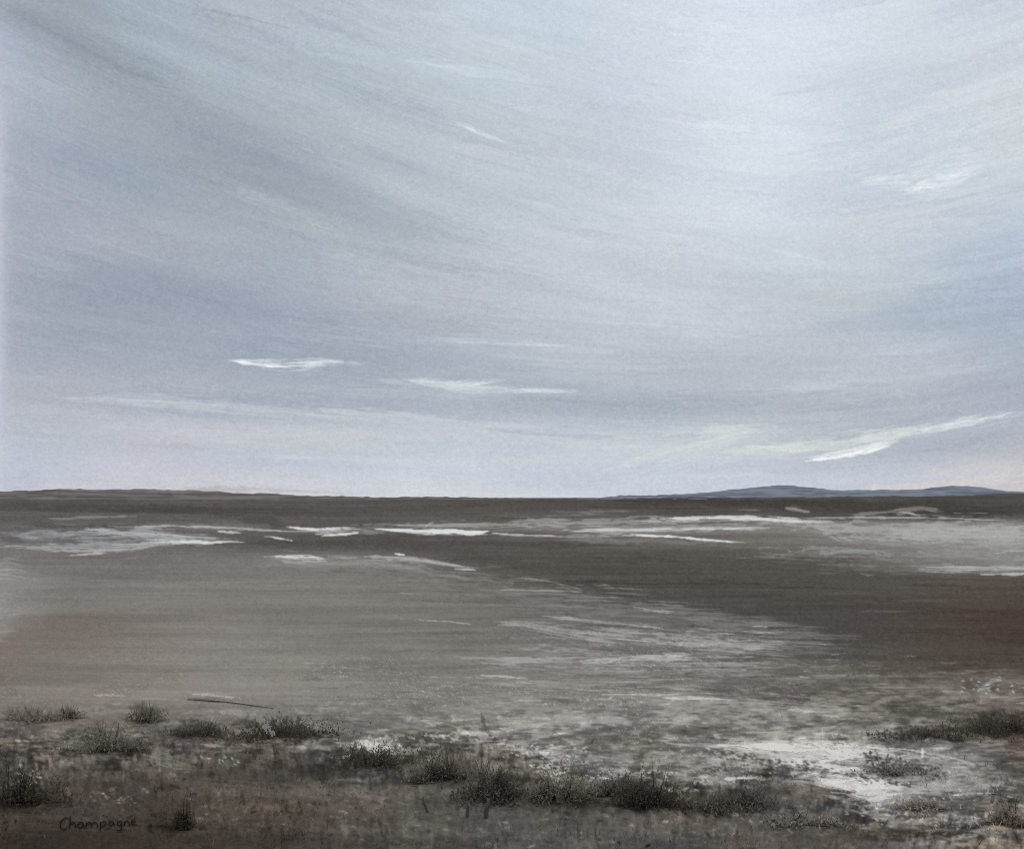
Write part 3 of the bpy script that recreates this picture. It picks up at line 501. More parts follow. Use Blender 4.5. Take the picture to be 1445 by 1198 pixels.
for (cx_, cy_, sx_, sy_, n_, v_) in [(530,1052,22,7,60,205),(628,1038,24,3,26,190),(765,1062,28,6,50,200),(780,1086,14,5,40,205),(855,1092,40,6,40,180),(955,1113,14,3,16,200),(318,1072,14,3,14,205),
        (40,1096,24,6,40,158),(22,1108,12,4,20,150),(160,1128,18,4,22,160),(1030,1086,40,8,50,165),(1360,1160,26,9,50,160),(1300,1080,30,8,50,165),(1400,968,26,6,36,172),(1290,1130,24,7,40,170),
        (1110,1156,26,9,36,132),(740,1064,40,8,40,150),(90,1036,12,4,14,150),(225,1072,26,5,30,124),(128,1044,14,5,16,135),(1225,1140,20,14,60,160),(980,1064,50,9,60,156),(880,1010,60,12,60,150)]:
    for k in range(n_):
        v = v_+RNG.normal(0, 12)
        G.dab(cx_+RNG.normal(0, sx_), cy_+RNG.normal(0, sy_), RNG.uniform(1.2, 5), RNG.uniform(.7, 1.8), RNG.uniform(-.7, .9), (v, v-4, v-9), RNG.uniform(.4, .9), k)
G.wisp([(930,1044,6),(1010,1050,12),(1120,1058,16),(1240,1064,14),(1340,1080,8)], (190,186,181), 120, .6, (.08,.25), 1.5)
G.wisp([(1120,1098,6),(1200,1106,14),(1300,1110,10),(1400,1114,6)], (186,182,178), 70, .6, (.08,.25), 1.5)
G.wisp([(1060,1084,5),(1150,1088,8),(1290,1096,6)], (96,92,88), 50, .55, (.06,.2), 1.3)
G.wisp([(720,880,5),(860,896,14),(1000,906,14),(1170,920,5)], (172,169,164), 150, .65, (.06,.24), 1.4)
G.wisp([(650,930,5),(860,936,20),(1060,936,16),(1180,940,6)], (170,167,162), 170, .6, (.05,.2), 1.4); G.wisp([(820,934,3),(900,928,7),(985,926,4)], (196,193,189), 36, .7, (.15,.4), 1.3)
G.wisp([(700,962,8),(900,975,18),(1150,995,18),(1300,1000,8)], (168,165,160), 120, .55, (.05,.16), 1.4)
G.wisp([(560,985,8),(800,995,26),(1050,1005,26),(1300,990,12)], (150,146,141), 150, .45, (.04,.14), 1.3)
G.wisp([(900,975,10),(1100,985,22),(1300,985,20),(1460,980,10)], (92,88,83), 90, .4, (.04,.14), 1.2)
G.wisp([(1120,745,4),(1250,752,14),(1380,760,18),(1470,760,18)], (168,166,163), 90, .5, (.1,.35), 1.2)
G.wisp([(0,752,6),(100,762,12),(220,762,10),(330,756,4)], (166,166,167), 80, .5, (.08,.3), 1.)
G.wisp([(420,748,4),(600,747,7),(760,742,7),(960,740,5)], (176,173,169), 70, .5, (.08,.25), .9)
G.wisp([(820,752,4),(980,744,8),(1120,736,8),(1230,740,4)], (190,187,184), 70, .5, (.06,.22), .9)
G.wisp([(380,790,4),(500,794,6),(640,806,7)], (160,156,151), 50, .5, (.08,.25), 1.)
pn = fbm((G.X+wx_)/40., G.Y/12., 641, 3)
for k in range(1500):   # pale scuffed dabs and dark hollows in loose groups
    x = RNG.uniform(-150, 1590); y = RNG.uniform(1035, 1290); q = float(pn[int(y)-GY0, int(x)-RX0])
    if abs(q-.5) < .09 or (60 < x < 215 and 1144 < y < 1186): continue
    b = G.img[int(y)-GY0, int(x)-RX0]; d = (RNG.uniform(10, 34) if q > .5 else RNG.uniform(-24, -8))*(.75 if x < 480 else .85)
    G.dab(x, y, RNG.uniform(3, 13), RNG.uniform(1, 3.6), RNG.normal(.1, .45) if RNG.random() < .6 else math.pi/2+RNG.normal(0, .4), b+d, RNG.uniform(.3, .75), k % 89)
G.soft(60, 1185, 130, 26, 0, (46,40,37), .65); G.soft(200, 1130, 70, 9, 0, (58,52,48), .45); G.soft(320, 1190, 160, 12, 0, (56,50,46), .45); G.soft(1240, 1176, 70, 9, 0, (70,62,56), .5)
warm = sstep(1060, 1150, G.Y)*sstep(700, 200, G.X); G.img *= 1+warm[..., None]*np.array([.02, -.015, -.055], np.float32)
gk([(985,1052,3),(1050,1053,8),(1110,1056,12),(1170,1060,14),(1230,1064,9),(1300,1070,4)], (200,196,191), .8, .95, ln=22)
gk([(1075,1068,4),(1140,1080,12),(1200,1092,12),(1240,1098,4)], (202,198,193), .85, .9, ln=20); gk([(1140,1102,3),(1200,1110,12),(1260,1114,13),(1292,1108,4)], (212,208,204), .92, .8, ln=20)
gk([(1000,1051,2),(1050,1051,6),(1110,1053,9),(1165,1055,10),(1215,1060,5)], (203,198,193), .85, .8, ln=30, ends=(.2,.2))
gk([(1080,1066,3),(1130,1076,9),(1185,1087,10),(1225,1094,4)], (196,192,187), .85, .8, ln=26)
gk([(1150,1102,2),(1190,1107,8),(1240,1109,10),(1286,1104,5)], (207,203,199), .92, .65, ln=26)
gk([(1195,1118,4),(1232,1124,11),(1268,1120,5)], (186,183,180), .75, .8, ln=20); gk([(505,1047,1.5),(522,1056,6),(550,1063,4)], (204,198,194), .8, .75, ln=10)
gk([(1020,1098,1.2),(1042,1098,2.6),(1080,1097,1)], (206,203,200), .9, .6, ln=20)
for k in range(150):
    t = RNG.random(); x = 1010+t*270+RNG.normal(0, 6); y = 1062+t*44+RNG.normal(0, 3)
    G.dab(x, y, RNG.uniform(2, 6), RNG.uniform(.9, 2.4), .2, (76,72,68), RNG.uniform(.4, .85), k)
for (x0, y0, x1, y1, n_) in [(1220,1066,1330,1094,200),(1240,1036,1445,1026,260),(1380,1008,1445,1030,110),(356,1022,440,1036,150),(262,1022,310,1034,50),(110,1040,165,1046,60),(0,1060,50,1150,110)]:
    for k in range(n_):
        t = RNG.random(); v = 66+RNG.normal(0, 8)
        G.dab(x0+(x1-x0)*t+RNG.normal(0, 7), y0+(y1-y0)*t+RNG.normal(0, 5), RNG.uniform(1, 3.6), RNG.uniform(.8, 2.8), RNG.uniform(-.6, .9), (v, v-4, v-8), RNG.uniform(.35, .8), k)
for (a_) in [(385,1092,140,20,.02,(70,65,60),.6),(120,1180,150,14,0,(54,49,46),.45),(300,1188,140,10,0,(56,50,47),.5),(1100,1120,70,14,0,(80,75,71),.45),(720,1130,90,18,0,(80,75,71),.4)]: G.soft(*a_)
G.wisp([(200,1066,6),(235,1076,9),(275,1082,4)], (128,125,112), 26, .7, (.4,.8), 1.1, .8); G.wisp([(250,1100,6),(400,1116,12),(540,1108,8)], (96,90,82), 50, .4, (.2,.6), 1.4)
G.wisp([(440,1140,10),(700,1150,22),(1000,1165,20)], (92,87,82), 90, .4, (.1,.3), 1.4); G.wisp([(0,1160,14),(250,1175,18),(450,1180,10)], (78,72,66), 60, .35, (.1,.3), 1.3)
for P_, c_, n_ in [([(515,745,2),(600,750,3.5),(700,752,2)], 225, 26),([(405,744,1.5),(450,747,2.5),(515,746,1.5)], 215, 18),([(440,754,1.5),(515,753,1.5)], 205, 12),([(200,765,2),(270,765,4),(345,764,2)], 215, 22),
        ([(375,786,1.5),(430,787,3),(480,790,2)], 200, 18),([(880,754,1.5),(970,759,2.5),(1060,767,1.2)], 220, 16),([(900,734,2.5),(1040,731,5),(1190,738,3)], 215, 40),([(800,748,1.5),(960,747,3),(1110,744,2)], 205, 26),
        ([(100,750,3),(220,756,6),(330,762,3)], 185, 36),([(0,770,5),(120,772,8),(240,769,4)], 170, 40),([(470,786,1.5),(580,789,4),(680,804,2)], 172, 24),([(1290,802,4),(1380,804,6),(1470,804,8)], 180, 40)]:
    G.wisp(P_, (c_, c_-2, c_-5), n_, .75, (.12, .4), 1.)
# dry-brush speckle: paint caught on high points
hi = sstep(.6, 1.4, G.weave+1.1*(vnoise(G.X/5., G.Y/1.6, 151)-.5))
reg = sstep(.42, .68, fbm(G.X/80., G.Y/18., 152, 3))*sstep(850, 960, G.Y+.06*(G.X-700))
G.img += ((hi-.2)*reg*46*sstep(60, 130, G.img[..., 0]))[..., None]
G.img += (G.weave*6.5*(.3+1.3*fbm(G.X/40., G.Y/10., 96, 2))+RNG.normal(0, 3.4, G.X.shape).astype(np.float32))[..., None]
G.img *= (1+.05*sstep(1050, 1120, G.Y)*(G.img[..., 0] < 150))[..., None]
G.img = np.clip(G.img, 30, 245); S.img = np.clip(S.img, 80, 250)

# ================================================================== mesh helpers
def to_world(px, py, z=0.):
    d = (CAM_H-z)*F/(py-HY); return (px-CX)/F*d, d
def height(X, Y):
    """low hummocks near the viewer, almost flat farther off"""
    near = np.exp(-(np.maximum(Y-7, 0)/9.)**2)
    h = (fbm(X/1.7+31, Y/1.7+9, 201, 4)-.5)*.20*near
    h += (fbm(X/.32+3, Y/.32+5, 211, 3)-.5)*.035*near
    h += (fbm(X/14.+3, Y/14.+5, 221, 3)-.5)*.10*np.exp(-(Y/60.)**2)
    return h
def new_obj(name, verts, faces, mat, cols=None, parent=None, smooth=True):
    me = bpy.data.meshes.new(name); verts = np.asarray(verts, np.float32); faces = np.asarray(faces, np.int32)
    n = faces.shape[1]
    me.vertices.add(len(verts)); me.vertices.foreach_set('co', verts.ravel())
    me.loops.add(faces.size); me.loops.foreach_set('vertex_index', faces.ravel())
    me.polygons.add(len(faces)); me.polygons.foreach_set('loop_start', np.arange(0, faces.size, n, dtype=np.int32))
    me.update(calc_edges=True)
    if smooth: me.polygons.foreach_set('use_smooth', np.ones(len(faces), bool))
    if cols is not None:
        a = me.color_attributes.new('tone', 'FLOAT_COLOR', 'POINT')
        c = np.ones((len(verts), 4), np.float32); c[:, :3] = cols; a.data.foreach_set('color', c.ravel())
    me.materials.append(mat)
    o = bpy.data.objects.new(name, me); C.objects.link(o)
    if parent: o.parent = parent
    return o
def grid_faces(nr, nc):
    i = np.arange(nr-1)[:, None]*nc+np.arange(nc-1)[None]
    return np.stack([i, i+1, i+nc+1, i+nc], -1).reshape(-1, 4)
def tag(o, label, cat, group=None):
    o['label'] = label; o['category'] = cat
    if group: o['group'] = group
    return o

# ------------------------------------------------------------------ materials
def mat_nodes(name):
    m = bpy.data.materials.new(name); m.use_nodes = True; nt = m.node_tree; nt.nodes.clear()
    return m, nt, nt.nodes, nt.links
def tone_in(N, L):
    a = N.new('ShaderNodeAttribute'); a.attribute_name = 'tone'; return a.outputs['Color']
def m_sky():
    m, nt, N, L = mat_nodes('sky_cloud')
    e = N.new('ShaderNodeEmission'); o = N.new('ShaderNodeOutputMaterial')
    L.new(tone_in(N, L), e.inputs[0]); e.inputs[1].default_value = 1; L.new(e.outputs[0], o.inputs[0])
    m.cycles.emission_sampling = 'NONE'; return m
def m_ground():
    m, nt, N, L = mat_nodes('marsh_ground')
    d = N.new('ShaderNodeBsdfDiffuse'); o = N.new('ShaderNodeOutputMaterial')
    tc = N.new('ShaderNodeTexCoord'); n = N.new('ShaderNodeTexNoise'); n.inputs['Scale'].default_value = 22; n.inputs['Detail'].default_value = 6
    b = N.new('ShaderNodeBump'); b.inputs['Strength'].default_value = .35; b.inputs['Distance'].default_value = .03
    L.new(tc.outputs['Object'], n.inputs['Vector']); L.new(n.outputs['Fac'], b.inputs['Height']); L.new(b.outputs[0], d.inputs['Normal'])
    L.new(tone_in(N, L), d.inputs[0]); L.new(d.outputs[0], o.inputs[0]); return m
def m_wet(name, gl, rough):
    m, nt, N, L = mat_nodes(name)
    d = N.new('ShaderNodeBsdfDiffuse'); g = N.new('ShaderNodeBsdfGlossy'); g.inputs['Roughness'].default_value = rough
    x = N.new('ShaderNodeMixShader'); x.inputs[0].default_value = gl; o = N.new('ShaderNodeOutputMaterial')
    L.new(tone_in(N, L), d.inputs[0]); L.new(d.outputs[0], x.inputs[1]); L.new(g.outputs[0], x.inputs[2]); L.new(x.outputs[0], o.inputs[0]); return m
def m_plain(name):
    m, nt, N, L = mat_nodes(name)
    d = N.new('ShaderNodeBsdfDiffuse'); o = N.new('ShaderNodeOutputMaterial')
    L.new(tone_in(N, L), d.inputs[0]); L.new(d.outputs[0], o.inputs[0]); return m
def m_leaf(name):
    m, nt, N, L = mat_nodes(name)
    d = N.new('ShaderNodeBsdfDiffuse'); t = N.new('ShaderNodeBsdfTranslucent'); x = N.new('ShaderNodeMixShader'); x.inputs[0].default_value = .5; o = N.new('ShaderNodeOutputMaterial')
    c = tone_in(N, L); L.new(c, d.inputs[0]); L.new(c, t.inputs[0]); L.new(d.outputs[0], x.inputs[1]); L.new(t.outputs[0], x.inputs[2]); L.new(x.outputs[0], o.inputs[0]); return m
M_SKY, M_GROUND, M_WATER, M_WHITE, M_HILL, M_PLANT = m_sky(), m_ground(), m_wet('shallow_water', .18, .35), m_wet('white_mark', .04, .5), m_plain('far_hill'), m_leaf('plant')

# ------------------------------------------------------------------ sky dome (front part of a big sphere)
def spread(lo, hi, step, out, n):
    g = np.geomspace(step*2, out, n)
    return np.concatenate([(lo-g)[::-1], np.arange(lo, hi, step), hi+g])
R = 9000.
cx = spread(-130, 1575, 1.35, 5200, 22)
cy = np.concatenate([-130-np.geomspace(3, 1700, 14)[::-1], np.arange(-130, 712, 1.35), [730, 760]])
PX, PY = np.meshgrid(cx, cy)
D = np.stack([(PX-CX)/F, np.ones_like(PX), (HY-PY)/F], -1); D /= np.linalg.norm(D, axis=-1, keepdims=True)
V = D*R; V[..., 2] += CAM_H
sky = new_obj('sky', V.reshape(-1, 3), grid_faces(*PX.shape), M_SKY, lin(S.sample(PX, PY)).reshape(-1, 3)); sky['kind'] = 'structure'

# ------------------------------------------------------------------ ground sheet
gx = spread(-130, 1575, 1.3, 5200, 22)
gy = np.concatenate([HY+np.array([.45, .8, 1.2, 1.7, 2.3, 3.]), np.arange(HY+4, 1245, 1.2), 1245+np.geomspace(3, 1100, 16)])
PX, PY = np.meshgrid(gx, gy)
X, Y = to_world(PX, PY); Z = height(X, Y)
PYd = HY+F*(CAM_H-Z)/Y
Gcol = lin(G.sample(PX, PYd))/K_LIGHT*np.array([1.015, 1., .955])
gv = np.stack([X, Y, Z], -1).reshape(-1, 3); gf = grid_faces(*PX.shape)
ground = new_obj('ground', gv, gf, M_GROUND, np.clip(Gcol, 0, .9).reshape(-1, 3)); ground['kind'] = 'structure'

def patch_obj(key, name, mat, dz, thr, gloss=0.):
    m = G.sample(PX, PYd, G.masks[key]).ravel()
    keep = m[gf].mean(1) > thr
    if name == 'white_streak':      # one connected streak only
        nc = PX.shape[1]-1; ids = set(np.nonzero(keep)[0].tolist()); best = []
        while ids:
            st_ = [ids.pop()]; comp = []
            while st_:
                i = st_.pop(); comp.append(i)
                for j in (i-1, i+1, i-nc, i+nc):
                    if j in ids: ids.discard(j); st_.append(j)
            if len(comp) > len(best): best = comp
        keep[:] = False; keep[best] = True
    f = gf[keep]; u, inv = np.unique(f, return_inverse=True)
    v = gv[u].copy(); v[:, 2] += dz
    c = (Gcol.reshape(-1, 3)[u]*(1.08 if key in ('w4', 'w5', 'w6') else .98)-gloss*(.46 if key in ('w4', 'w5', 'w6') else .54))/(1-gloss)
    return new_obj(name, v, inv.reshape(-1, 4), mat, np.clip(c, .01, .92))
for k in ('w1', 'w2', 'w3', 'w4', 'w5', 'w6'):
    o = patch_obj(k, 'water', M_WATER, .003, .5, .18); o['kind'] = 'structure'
white_mark = {'f1': 'ragged white streak left of centre with scalloped lower edge',
 'f2': 'small slanting white dash just right of the scalloped streak',
 'f3': 'short blunt-ended white streak, upper of the pair left of the brightest streak',
 'f4': 'short white streak, lower of the pair left of the brightest streak',
 'f5': 'brightest and thickest white streak in the middle distance near centre',
 'f6': 'hair-thin white line running right from the tip of the brightest streak',
 'f7': 'long thin broken white line right of centre above the slanting one',
 'f8': 'clean white line slanting down to the right above the dark flat',
 'f9': 'frayed white streak nearest the horizon below the distant blue hill',
 'f10': 'white dash on the far edge of the pale mud bank at left',
 'f11': 'pale curved edge tapering to a point where the mud bank meets dark water',
 'f12': 'long thin white rim arching over the pale pool at lower right',
 'f13': 'short arched white line at lower right edge beside the shrubs'}
for k, lab in white_mark.items():  # thin white meshes cut from the pale streaks in the ground colours
    tag(patch_obj(k, 'white_streak', M_WHITE, .006, .55, .04), lab, 'white_mark', 'white streaks on the flats')

# ------------------------------------------------------------------ far hills
def ridge(name, prof, dist, depth, c0, c1, seed):
    px = np.arange(prof[0][0], prof[-1][0]+1, 1.5)
    p = np.interp(px, [q[0] for q in prof], [q[1] for q in prof])
    k = np.hanning(23); k /= k.sum(); p = np.convolve(np.pad(p, 11, mode='edge'), k, mode='valid')
    hpx = np.maximum(HY-p, 0)+(vnoise(px/7., px*0, seed)-.5)*1.3+(vnoise(px/34., px*0, seed+1)-.5)*1.8
    rows = []; cols = []
    for j, s in enumerate(np.linspace(0, 1, 12)):
        f = math.sin(s*math.pi/2)**.8; d = dist+depth*s
        zz = (np.maximum(hpx, -.5)*dist/F)*f*d/dist
        rows.append(np.stack([(px-CX)/F*d, px*0+d, np.where(s == 0, -1., zz+CAM_H*0)], -1))
        yy = HY-hpx*f
        n = (vnoise(px/60., yy*.9, seed+2)*.6+vnoise(px/17., yy*1.3, seed+3)*.4)
        n = sstep(.3, .7, n)
        cc = np.array(c0)[None]*(1-n[:, None])+np.array(c1)[None]*n[:, None]
        hz = (f**7*.55*sstep(.25, .7, vnoise(px/40., px*0, seed+5)))[:, None]  # ridge tops blended toward a haze tone in their own colour
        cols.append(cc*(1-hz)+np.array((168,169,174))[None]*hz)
    rows.append(rows[-1]*np.array([1.3, 1.3, 0])+np.array([0, 0, -2.])); cols.append(cols[-1])
    v = np.array(rows); c = np.array(cols)
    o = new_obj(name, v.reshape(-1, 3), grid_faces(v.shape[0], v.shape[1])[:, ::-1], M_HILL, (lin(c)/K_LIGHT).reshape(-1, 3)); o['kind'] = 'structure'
    return o
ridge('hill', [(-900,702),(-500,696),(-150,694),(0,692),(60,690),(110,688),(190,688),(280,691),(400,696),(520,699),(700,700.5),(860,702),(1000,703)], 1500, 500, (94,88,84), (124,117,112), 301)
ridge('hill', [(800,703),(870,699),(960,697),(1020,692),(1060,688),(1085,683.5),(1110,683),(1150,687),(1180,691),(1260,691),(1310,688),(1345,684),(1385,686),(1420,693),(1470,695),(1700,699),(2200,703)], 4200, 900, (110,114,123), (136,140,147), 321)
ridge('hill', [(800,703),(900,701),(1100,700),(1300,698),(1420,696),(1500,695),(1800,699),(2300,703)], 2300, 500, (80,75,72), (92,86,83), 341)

# ------------------------------------------------------------------ plants of the foreground
def ground_point(px, py):
    z = 0.
    for _ in range(6):
        x, y = to_world(px, py, z); z = float(height(np.array([x]), np.array([y]))[0])
    return x, y, z
def leaf_cloud(n, rx, rz, size, tones, seed, upright=.95, hollow=.1):
    r = np.random.default_rng(seed); vs = []; fs = []; cs = []
    lobes = [(np.clip(r.normal(0, .45), -1.1, 1.1)*rx, r.uniform(-.3, .3)*rx, r.uniform(.15, .75), r.uniform(.10, .30)) for _ in range(9)]
    for i in range(n):
        l = lobes[int(len(lobes)*r.random()**1.3)]
        x = l[0]+r.normal(0, l[3])*rx; y = l[1]+r.normal(0, l[3])*rx*.7
        z = max(0., (l[2]*(1-.35*abs(x-l[0])/(l[3]*rx))+r.normal(0, .22))*rz*r.random()**.6)
        s = size*r.uniform(.3, 1.2)*(1.2-.5*min(1, z/rz)); up = r.uniform(-.3, 1.4)
        a = r.uniform(0, 2*math.pi); dx, dy, dz = math.cos(a)*math.cos(up), math.sin(a)*math.cos(up), math.sin(up)
        wx, wy = -math.sin(a)*s*.2, math.cos(a)*s*.2
        b = len(vs); vs += [(x-wx*.4, y-wy*.4, z), (x+dx*s*.5-wx, y+dy*s*.5-wy, z+dz*s*.5), (x+dx*s, y+dy*s, z+dz*s), (x+dx*s*.5+wx, y+dy*s*.5+wy, z+dz*s*.5)]
        fs.append((b, b+1, b+2, b+3))
        t = tones[r.integers(len(tones))]; k = r.uniform(.8, 1.15)
        cs += [np.array(t)*k]*4
    return vs, fs, cs
def twigs(n, rx, rz, tone, seed):
    r = np.random.default_rng(seed); vs = []; fs = []; cs = []
    for i in range(n):
        a = r.uniform(0, 2*math.pi); L = r.uniform(.6, 1.15); x = y = z = 0.; x = r.uniform(-.5, .5)*rx; y = r.uniform(-.2, .2)*rx
        w = .004; lx = math.cos(a)*.5*rx; ly = math.sin(a)*.3*rx; prev = None
        for s in range(4):
            t = s/3; c = (x+lx*t+r.normal(0, .01), y+ly*t+r.normal(0, .01), rz*L*t-.01); ww = w*(1-.7*t)
            b = len(vs); vs += [(c[0]-ww, c[1], c[2]), (c[0]+ww*.5, c[1]-ww, c[2]), (c[0]+ww*.5, c[1]+ww, c[2])]; cs += [np.array(tone)]*3
            if prev is not None:
                for q in range(3): fs.append((prev+q, prev+(q+1) % 3, b+(q+1) % 3, b+q))
            prev = b
    return vs, fs, cs
DK = [(62,57,52),(74,68,62),(52,48,44),(86,80,73),(70,68,60)]
BR = [(88,80,73),(104,95,87),(76,69,63),(118,110,102),(90,88,76)]
GY = [(82,78,73),(96,92,87),(70,66,62),(112,109,104),(128,125,121)]
PL = {'dark': DK, 'brown': BR, 'grey': GY}
shrubs = [
 (392,1040,92,34,'dark','broad dark shrub with white blossoms behind the dark strip of ground',1),
 (282,1038,56,26,'dark','small dark shrub left of the blossoming shrub',0),
 (208,1018,44,28,'brown','wispy brown shrub standing alone on the pale bank at left',0),
 (150,1058,62,40,'grey','bushy grey-green shrub with pale flecks left of the wispy brown shrub',0),
 (96,1014,34,20,'brown','small brown tuft-like shrub, second from the left edge on the bank',0),
 (36,1016,56,20,'brown','low spreading brown shrub at the left edge of the bank',0),
 (22,1130,66,56,'dark','tall dark shrub in the lower left corner beside pale flecks',0),
 (258,1168,32,50,'dark','upright dark shrub just right of the written word',0),
 (505,1076,80,34,'dark','dark shrub in front of the pinkish white wash left of centre',0),
 (618,1100,70,56,'grey','grey shrub behind the thin leaning stem, left of the largest grey shrub',0),
 (690,1124,86,62,'grey','large grey shrub behind the thicker dark stem near the centre',0),
 (792,1128,70,56,'grey','grey shrub between the largest grey shrub and the low grey shrub',0),
 (926,1136,70,58,'dark','tall ragged dark shrub between the centre shrubs and the pale pool',0),
 (872,1120,60,34,'grey','low grey shrub touching the tall ragged dark shrub',0),
 (1052,1140,96,36,'grey','wide low grey shrub under the pale pool at right',0),
 (1402,1034,96,34,'dark','darkest wide shrub at the right edge above the pale pool',0),
 (1300,1040,64,13,'grey','flat low mat of shrub left of the darkest right-hand shrub',0),
 (1268,1090,84,15,'grey','low speckled shrub rising out of the pale pool at right',0),
 (1300,1142,46,18,'grey','small grey shrub right of the lower pale pool',0),
 (1426,1160,44,36,'dark','dark shrub in the lower right corner above beige sand',0),
 (1130,1160,60,22,'grey','faint low shrub below the lower pale pool near the bottom edge',0),
]
for i, (px, py, wpx, hpx, kind, lab, fl) in enumerate(shrubs):
    x, y, z = ground_point(px, py); s = y/F; rx = wpx*s*.5; rz = hpx*s
    e = bpy.data.objects.new('shrub', None); C.objects.link(e); e.location = (x, y, z-.01)
    tag(e, lab, 'shrub', 'low shrubs along the foreground')
    n = int(160+wpx*hpx*.5); v, f, c = leaf_cloud(int(n*1.35), rx*1.65, rz*.92, .046, PL[kind], 500+i)
    bx, by = px, py
    loc = lin(G.sample(np.array([px*1.]), np.array([min(py-hpx*.4, GY1-2)])))[0]
    lum = np.array(c).mean(1, keepdims=True)/np.array(c).mean()
    c = (lin(np.array(c))*.25+loc[None]*.75*(.5+.5*lum))*(1.75 if kind == 'dark' else 2.0)*np.array([1.03, 1., .93])
    new_obj('foliage', v, f, M_PLANT, c/K_LIGHT, e, False)
    v, f, c = twigs(14, rx, rz*1.05, (60,54,50), 700+i); new_obj('twigs', v, f, M_PLANT, lin(np.array(c))*1.5/K_LIGHT, e, False)
    if fl:
        r = np.random.default_rng(3); vs = []; fs = []; cs = []
        for k in range(46):
            t = r.random(); cxp = -rx*.5+t*rx*.45+r.normal(0, .02); cz = rz*(1.0-.6*t)+r.normal(0, .025); cyy = -rx*.45
            for q in range(5):
                a = q*2*math.pi/5+r.random(); b = len(vs); l = .013*r.uniform(.6, 1.3)
                vs += [(cxp, cyy, cz), (cxp+math.cos(a-.4)*l, cyy-.004, cz+math.sin(a-.4)*l), (cxp+math.cos(a)*l*1.5, cyy, cz+math.sin(a)*l*1.5), (cxp+math.cos(a+.4)*l, cyy-.004, cz+math.sin(a+.4)*l)]
                fs.append((b, b+1, b+2, b+3)); cs += [(196,190,182)]*4
        new_obj('blossoms', vs, fs, M_PLANT, lin(np.array(cs))/K_LIGHT, e, False)

def tube(pts, radii, sides=7, seed=0):
    r = np.random.default_rng(seed); vs = []; fs = []
    for i, (p, w) in enumerate(zip(pts, radii)):
        a = np.array(pts[min(i+1, len(pts)-1)])-np.array(pts[max(i-1, 0)]); a = a/np.linalg.norm(a)
        u = np.cross(a, (0.3, 1, .2)); u /= np.linalg.norm(u); v = np.cross(a, u)
        for k in range(sides):
            t = k*2*math.pi/sides; ww = w*r.uniform(.8, 1.2)
            vs.append(tuple(np.array(p)+(u*math.cos(t)+v*math.sin(t))*ww))
        if i:
            b = (i-1)*sides
            for k in range(sides): fs.append((b+k, b+(k+1) % sides, b+sides+(k+1) % sides, b+sides+k))
    return vs, fs
def stem(px, py, hpx, wpx, lean, lab, col=(98,92,87), seed=0):
    x, y, z = ground_point(px, py); s = y/F; h = hpx*s; w = wpx*s*.5
    pts = [(lean*h*t+.006*math.sin(t*5+seed), 0, h*t-.03) for t in np.linspace(0, 1, 7)]
    v, f = tube(pts, [w*(1.1-.5*t) for t in np.linspace(0, 1, 7)], 7, seed)
    o = new_obj('dead_stem', v, f, M_PLANT, np.array([lin(np.array(col)*np.random.default_rng(seed+k).uniform(.85, 1.2)) for k in range(len(v))])/K_LIGHT); o.location = (x, y, z)
    tag(o, lab, 'stem', 'dead stems standing in the foreground')
stem(603,1146,26,4,-.22,'thin dark stem leaning left, leftmost of the dead stems near the centre', seed=1)
stem(686,1154,32,7,.08,'thickest dark stem standing upright near the centre', seed=3)
stem(661,1152,26,5,-.1,'dark stem just left of the thickest stem', seed=4)
# the long fallen twig on the pale bank
pts = []
for px, py in [(264,988),(290,989.5),(315,991),(340,994),(362,997),(386,1000.5)]:
    x, y, z = ground_point(px, py); pts.append((x, y, z+.012))
v, f = tube(pts, [.003,.006,.007,.006,.005,.003], 6, 9)
tag(new_obj('fallen_twig', v, f, M_PLANT, np.tile(lin((92,86,80))/K_LIGHT, (len(v), 1))), 'long thin dark twig lying on the pale bank above the blossoming shrub', 'twig')

# ------------------------------------------------------------------ grass and moss flecks (nobody could count them)
def grass(n):
    r = np.random.default_rng(77)
    px = r.uniform(-120, 1560, n); py = 992+(r.random(n)**.75)*225
    dens = (fbm(px/50., py/14., 401, 3)-.5)*1.5+.44+.22*(px < 480)-.12*((px > 1000) & (py < 1050))
    k = dens > r.uniform(.42, .68, n); px, py = px[k], py[k]
    # leave the pale washes and the written word clear
    wm = sum(G.sample(px, py, G.masks[q]) for q in ('w4', 'w5', 'w6', 'f12', 'f13'))
    k = (wm < .3) & ~((px > 74) & (px < 204) & (py > 1148) & (py < 1215)); px, py = px[k], py[k]
    x, y = to_world(px, py); z = height(x, y)
    m = len(px); a = r.uniform(0, 2*math.pi, m); hgt = r.uniform(.008, .034, m)*(1+.6*(py > 1060)); w = r.uniform(.0025, .006, m); lean = r.normal(0, .5, m)*hgt
    vx = np.stack([x-w, x+w, x+w*.3+lean, x-w*.3+lean], 1); vy = np.stack([y, y, y+lean*.4, y+lean*.4], 1); vz = np.stack([z-.004, z-.004, z+hgt, z+hgt], 1)
    v = np.stack([vx, vy, vz], -1).reshape(-1, 3); f = np.arange(m*4).reshape(-1, 4)
    c = lin(G.sample(px, py-4))*np.exp(r.normal(.0, .3, m))[:, None]
    o = new_obj('grass', v, f, M_PLANT, np.repeat(np.clip(c*1.6/K_LIGHT, 0, .8), 4, 0), None, False); o['kind'] = 'stuff'
grass(9000)

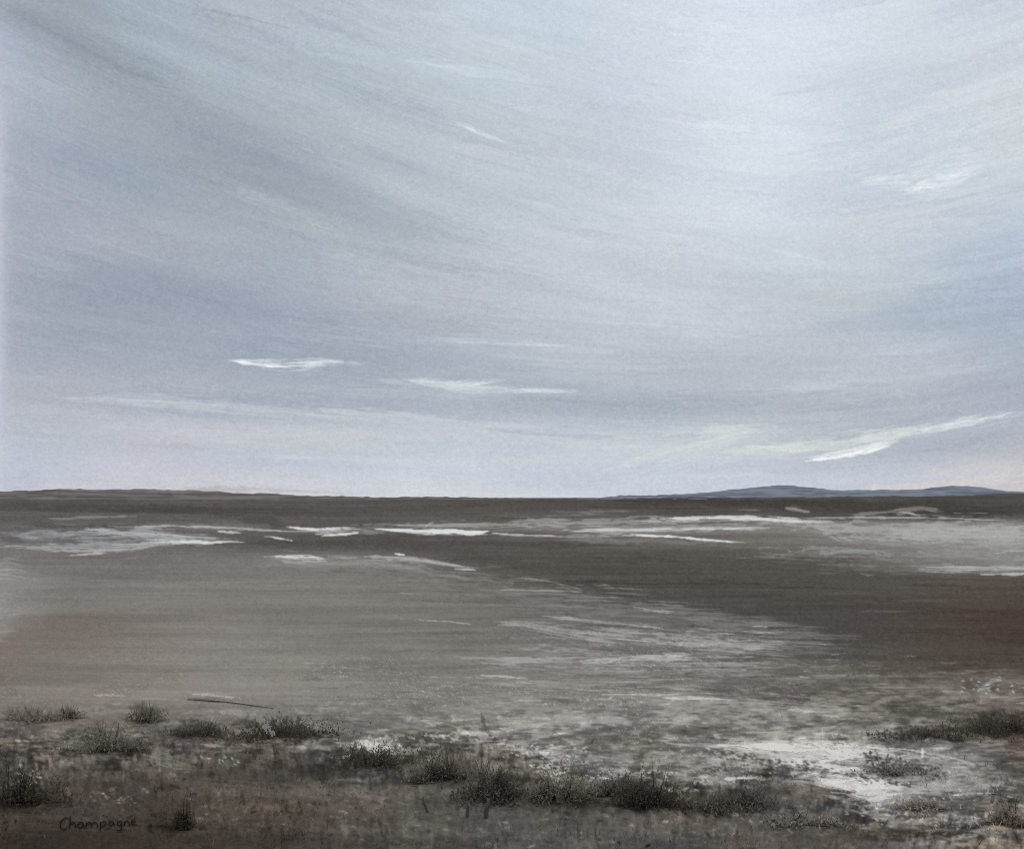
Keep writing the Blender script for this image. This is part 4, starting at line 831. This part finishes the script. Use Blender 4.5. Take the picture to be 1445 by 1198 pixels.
# ------------------------------------------------------------------ the word written on the dark ground
strokes = [
 [(97,1156),(92,1155),(87,1159),(85,1165),(86,1171),(91,1172),(95,1169)],
 [(99,1153),(99,1163),(98,1170)], [(98,1165),(102,1162),(106,1164),(107,1169)],
 [(117,1162),(112,1162),(109,1166),(112,1170),(117,1167),(117,1162),(119,1169)],
 [(122,1162),(122,1169)], [(122,1165),(126,1161),(129,1164),(129,1169)], [(129,1165),(133,1161),(137,1164),(138,1169)],
 [(142,1161),(142,1169),(141,1175)], [(142,1163),(147,1160),(150,1163),(147,1167),(142,1167)],
 [(160,1161),(156,1160),(153,1164),(156,1167),(160,1164),(160,1161),(162,1167)],
 [(172,1161),(168,1160),(165,1163),(168,1167),(172,1164),(172,1161),(172,1168),(170,1174),(165,1173)],
 [(175,1160),(176,1167)], [(176,1163),(179,1159),(182,1162),(183,1167)],
 [(186,1163),(191,1161),(190,1158),(186,1159),(185,1163),(188,1166),(193,1165)]]
vs = []; fs = []
for st in strokes:
    p = np.array(st, float); n = len(p); tt = np.linspace(0, n-1, n*6); q = np.stack([np.interp(tt, range(n), p[:, 0]), np.interp(tt, range(n), p[:, 1])], 1)
    k = np.array([.2, .6, .2])
    for c in (0, 1):
        for _ in range(3): q[1:-1, c] = np.convolve(q[:, c], k, mode='valid')
    dq = np.gradient(q, axis=0); dq /= np.linalg.norm(dq, axis=1, keepdims=True)+1e-6; nn = np.stack([-dq[:, 1], dq[:, 0]], 1)*.72
    b = len(vs)
    for i in range(len(q)):
        for s_ in (-1, 1):
            x, y, z = ground_point(*(q[i]+nn[i]*s_)); vs.append((x, y, z+.014))
        if i: fs.append((b+2*i-2, b+2*i-1, b+2*i+1, b+2*i))
o = new_obj('handwriting', vs, fs, M_PLANT, np.tile(lin((40,33,33))/K_LIGHT, (len(vs), 1)))
tag(o, 'dark handwritten word Champagne on the dark ground at lower left', 'writing')

# ------------------------------------------------------------------ light, world, camera
sc = bpy.context.scene
SUN_EL, SUN_AZ = math.radians(58), math.radians(18)      # high, ahead and a little to the right, behind thin cloud
w = bpy.data.worlds.new('World'); sc.world = w; w.use_nodes = True; N = w.node_tree.nodes; L = w.node_tree.links; N.clear()
st = N.new('ShaderNodeTexSky'); st.sky_type = 'NISHITA'; st.sun_disc = False; st.sun_elevation = SUN_EL; st.sun_rotation = SUN_AZ; st.dust_density = 4
b1 = N.new('ShaderNodeBackground'); b1.inputs[1].default_value = .08; L.new(st.outputs[0], b1.inputs[0])
b2 = N.new('ShaderNodeBackground'); b2.inputs[0].default_value = (.66,.68,.70,1); b2.inputs[1].default_value = 1.45
mx = N.new('ShaderNodeMixShader'); mx.inputs[0].default_value = .72
o = N.new('ShaderNodeOutputWorld'); L.new(b1.outputs[0], mx.inputs[1]); L.new(b2.outputs[0], mx.inputs[2]); L.new(mx.outputs[0], o.inputs[0])
sl = bpy.data.lights.new('sun', 'SUN'); sl.energy = 1.5; sl.angle = math.radians(14); sl.color = (1, .965, .92)
so = bpy.data.objects.new('sun', sl); C.objects.link(so)
so.rotation_euler = (-(math.pi/2-SUN_EL), 0, -SUN_AZ)
sc.cycles.use_denoising = False; sc.cycles.filter_width = 1.1
cam = bpy.data.cameras.new('camera'); cam.sensor_width = 36; cam.lens = F/W0*36; cam.shift_y = (HY-H0/2)/W0; cam.clip_start = .1; cam.clip_end = 30000
co = bpy.data.objects.new('camera', cam); C.objects.link(co); co.location = (0, 0, CAM_H); co.rotation_euler = (math.pi/2, 0, 0); sc.camera = co
sc.view_settings.view_transform = 'Standard'; sc.view_settings.look = 'None'; sc.view_settings.exposure = 0; sc.view_settings.gamma = 1
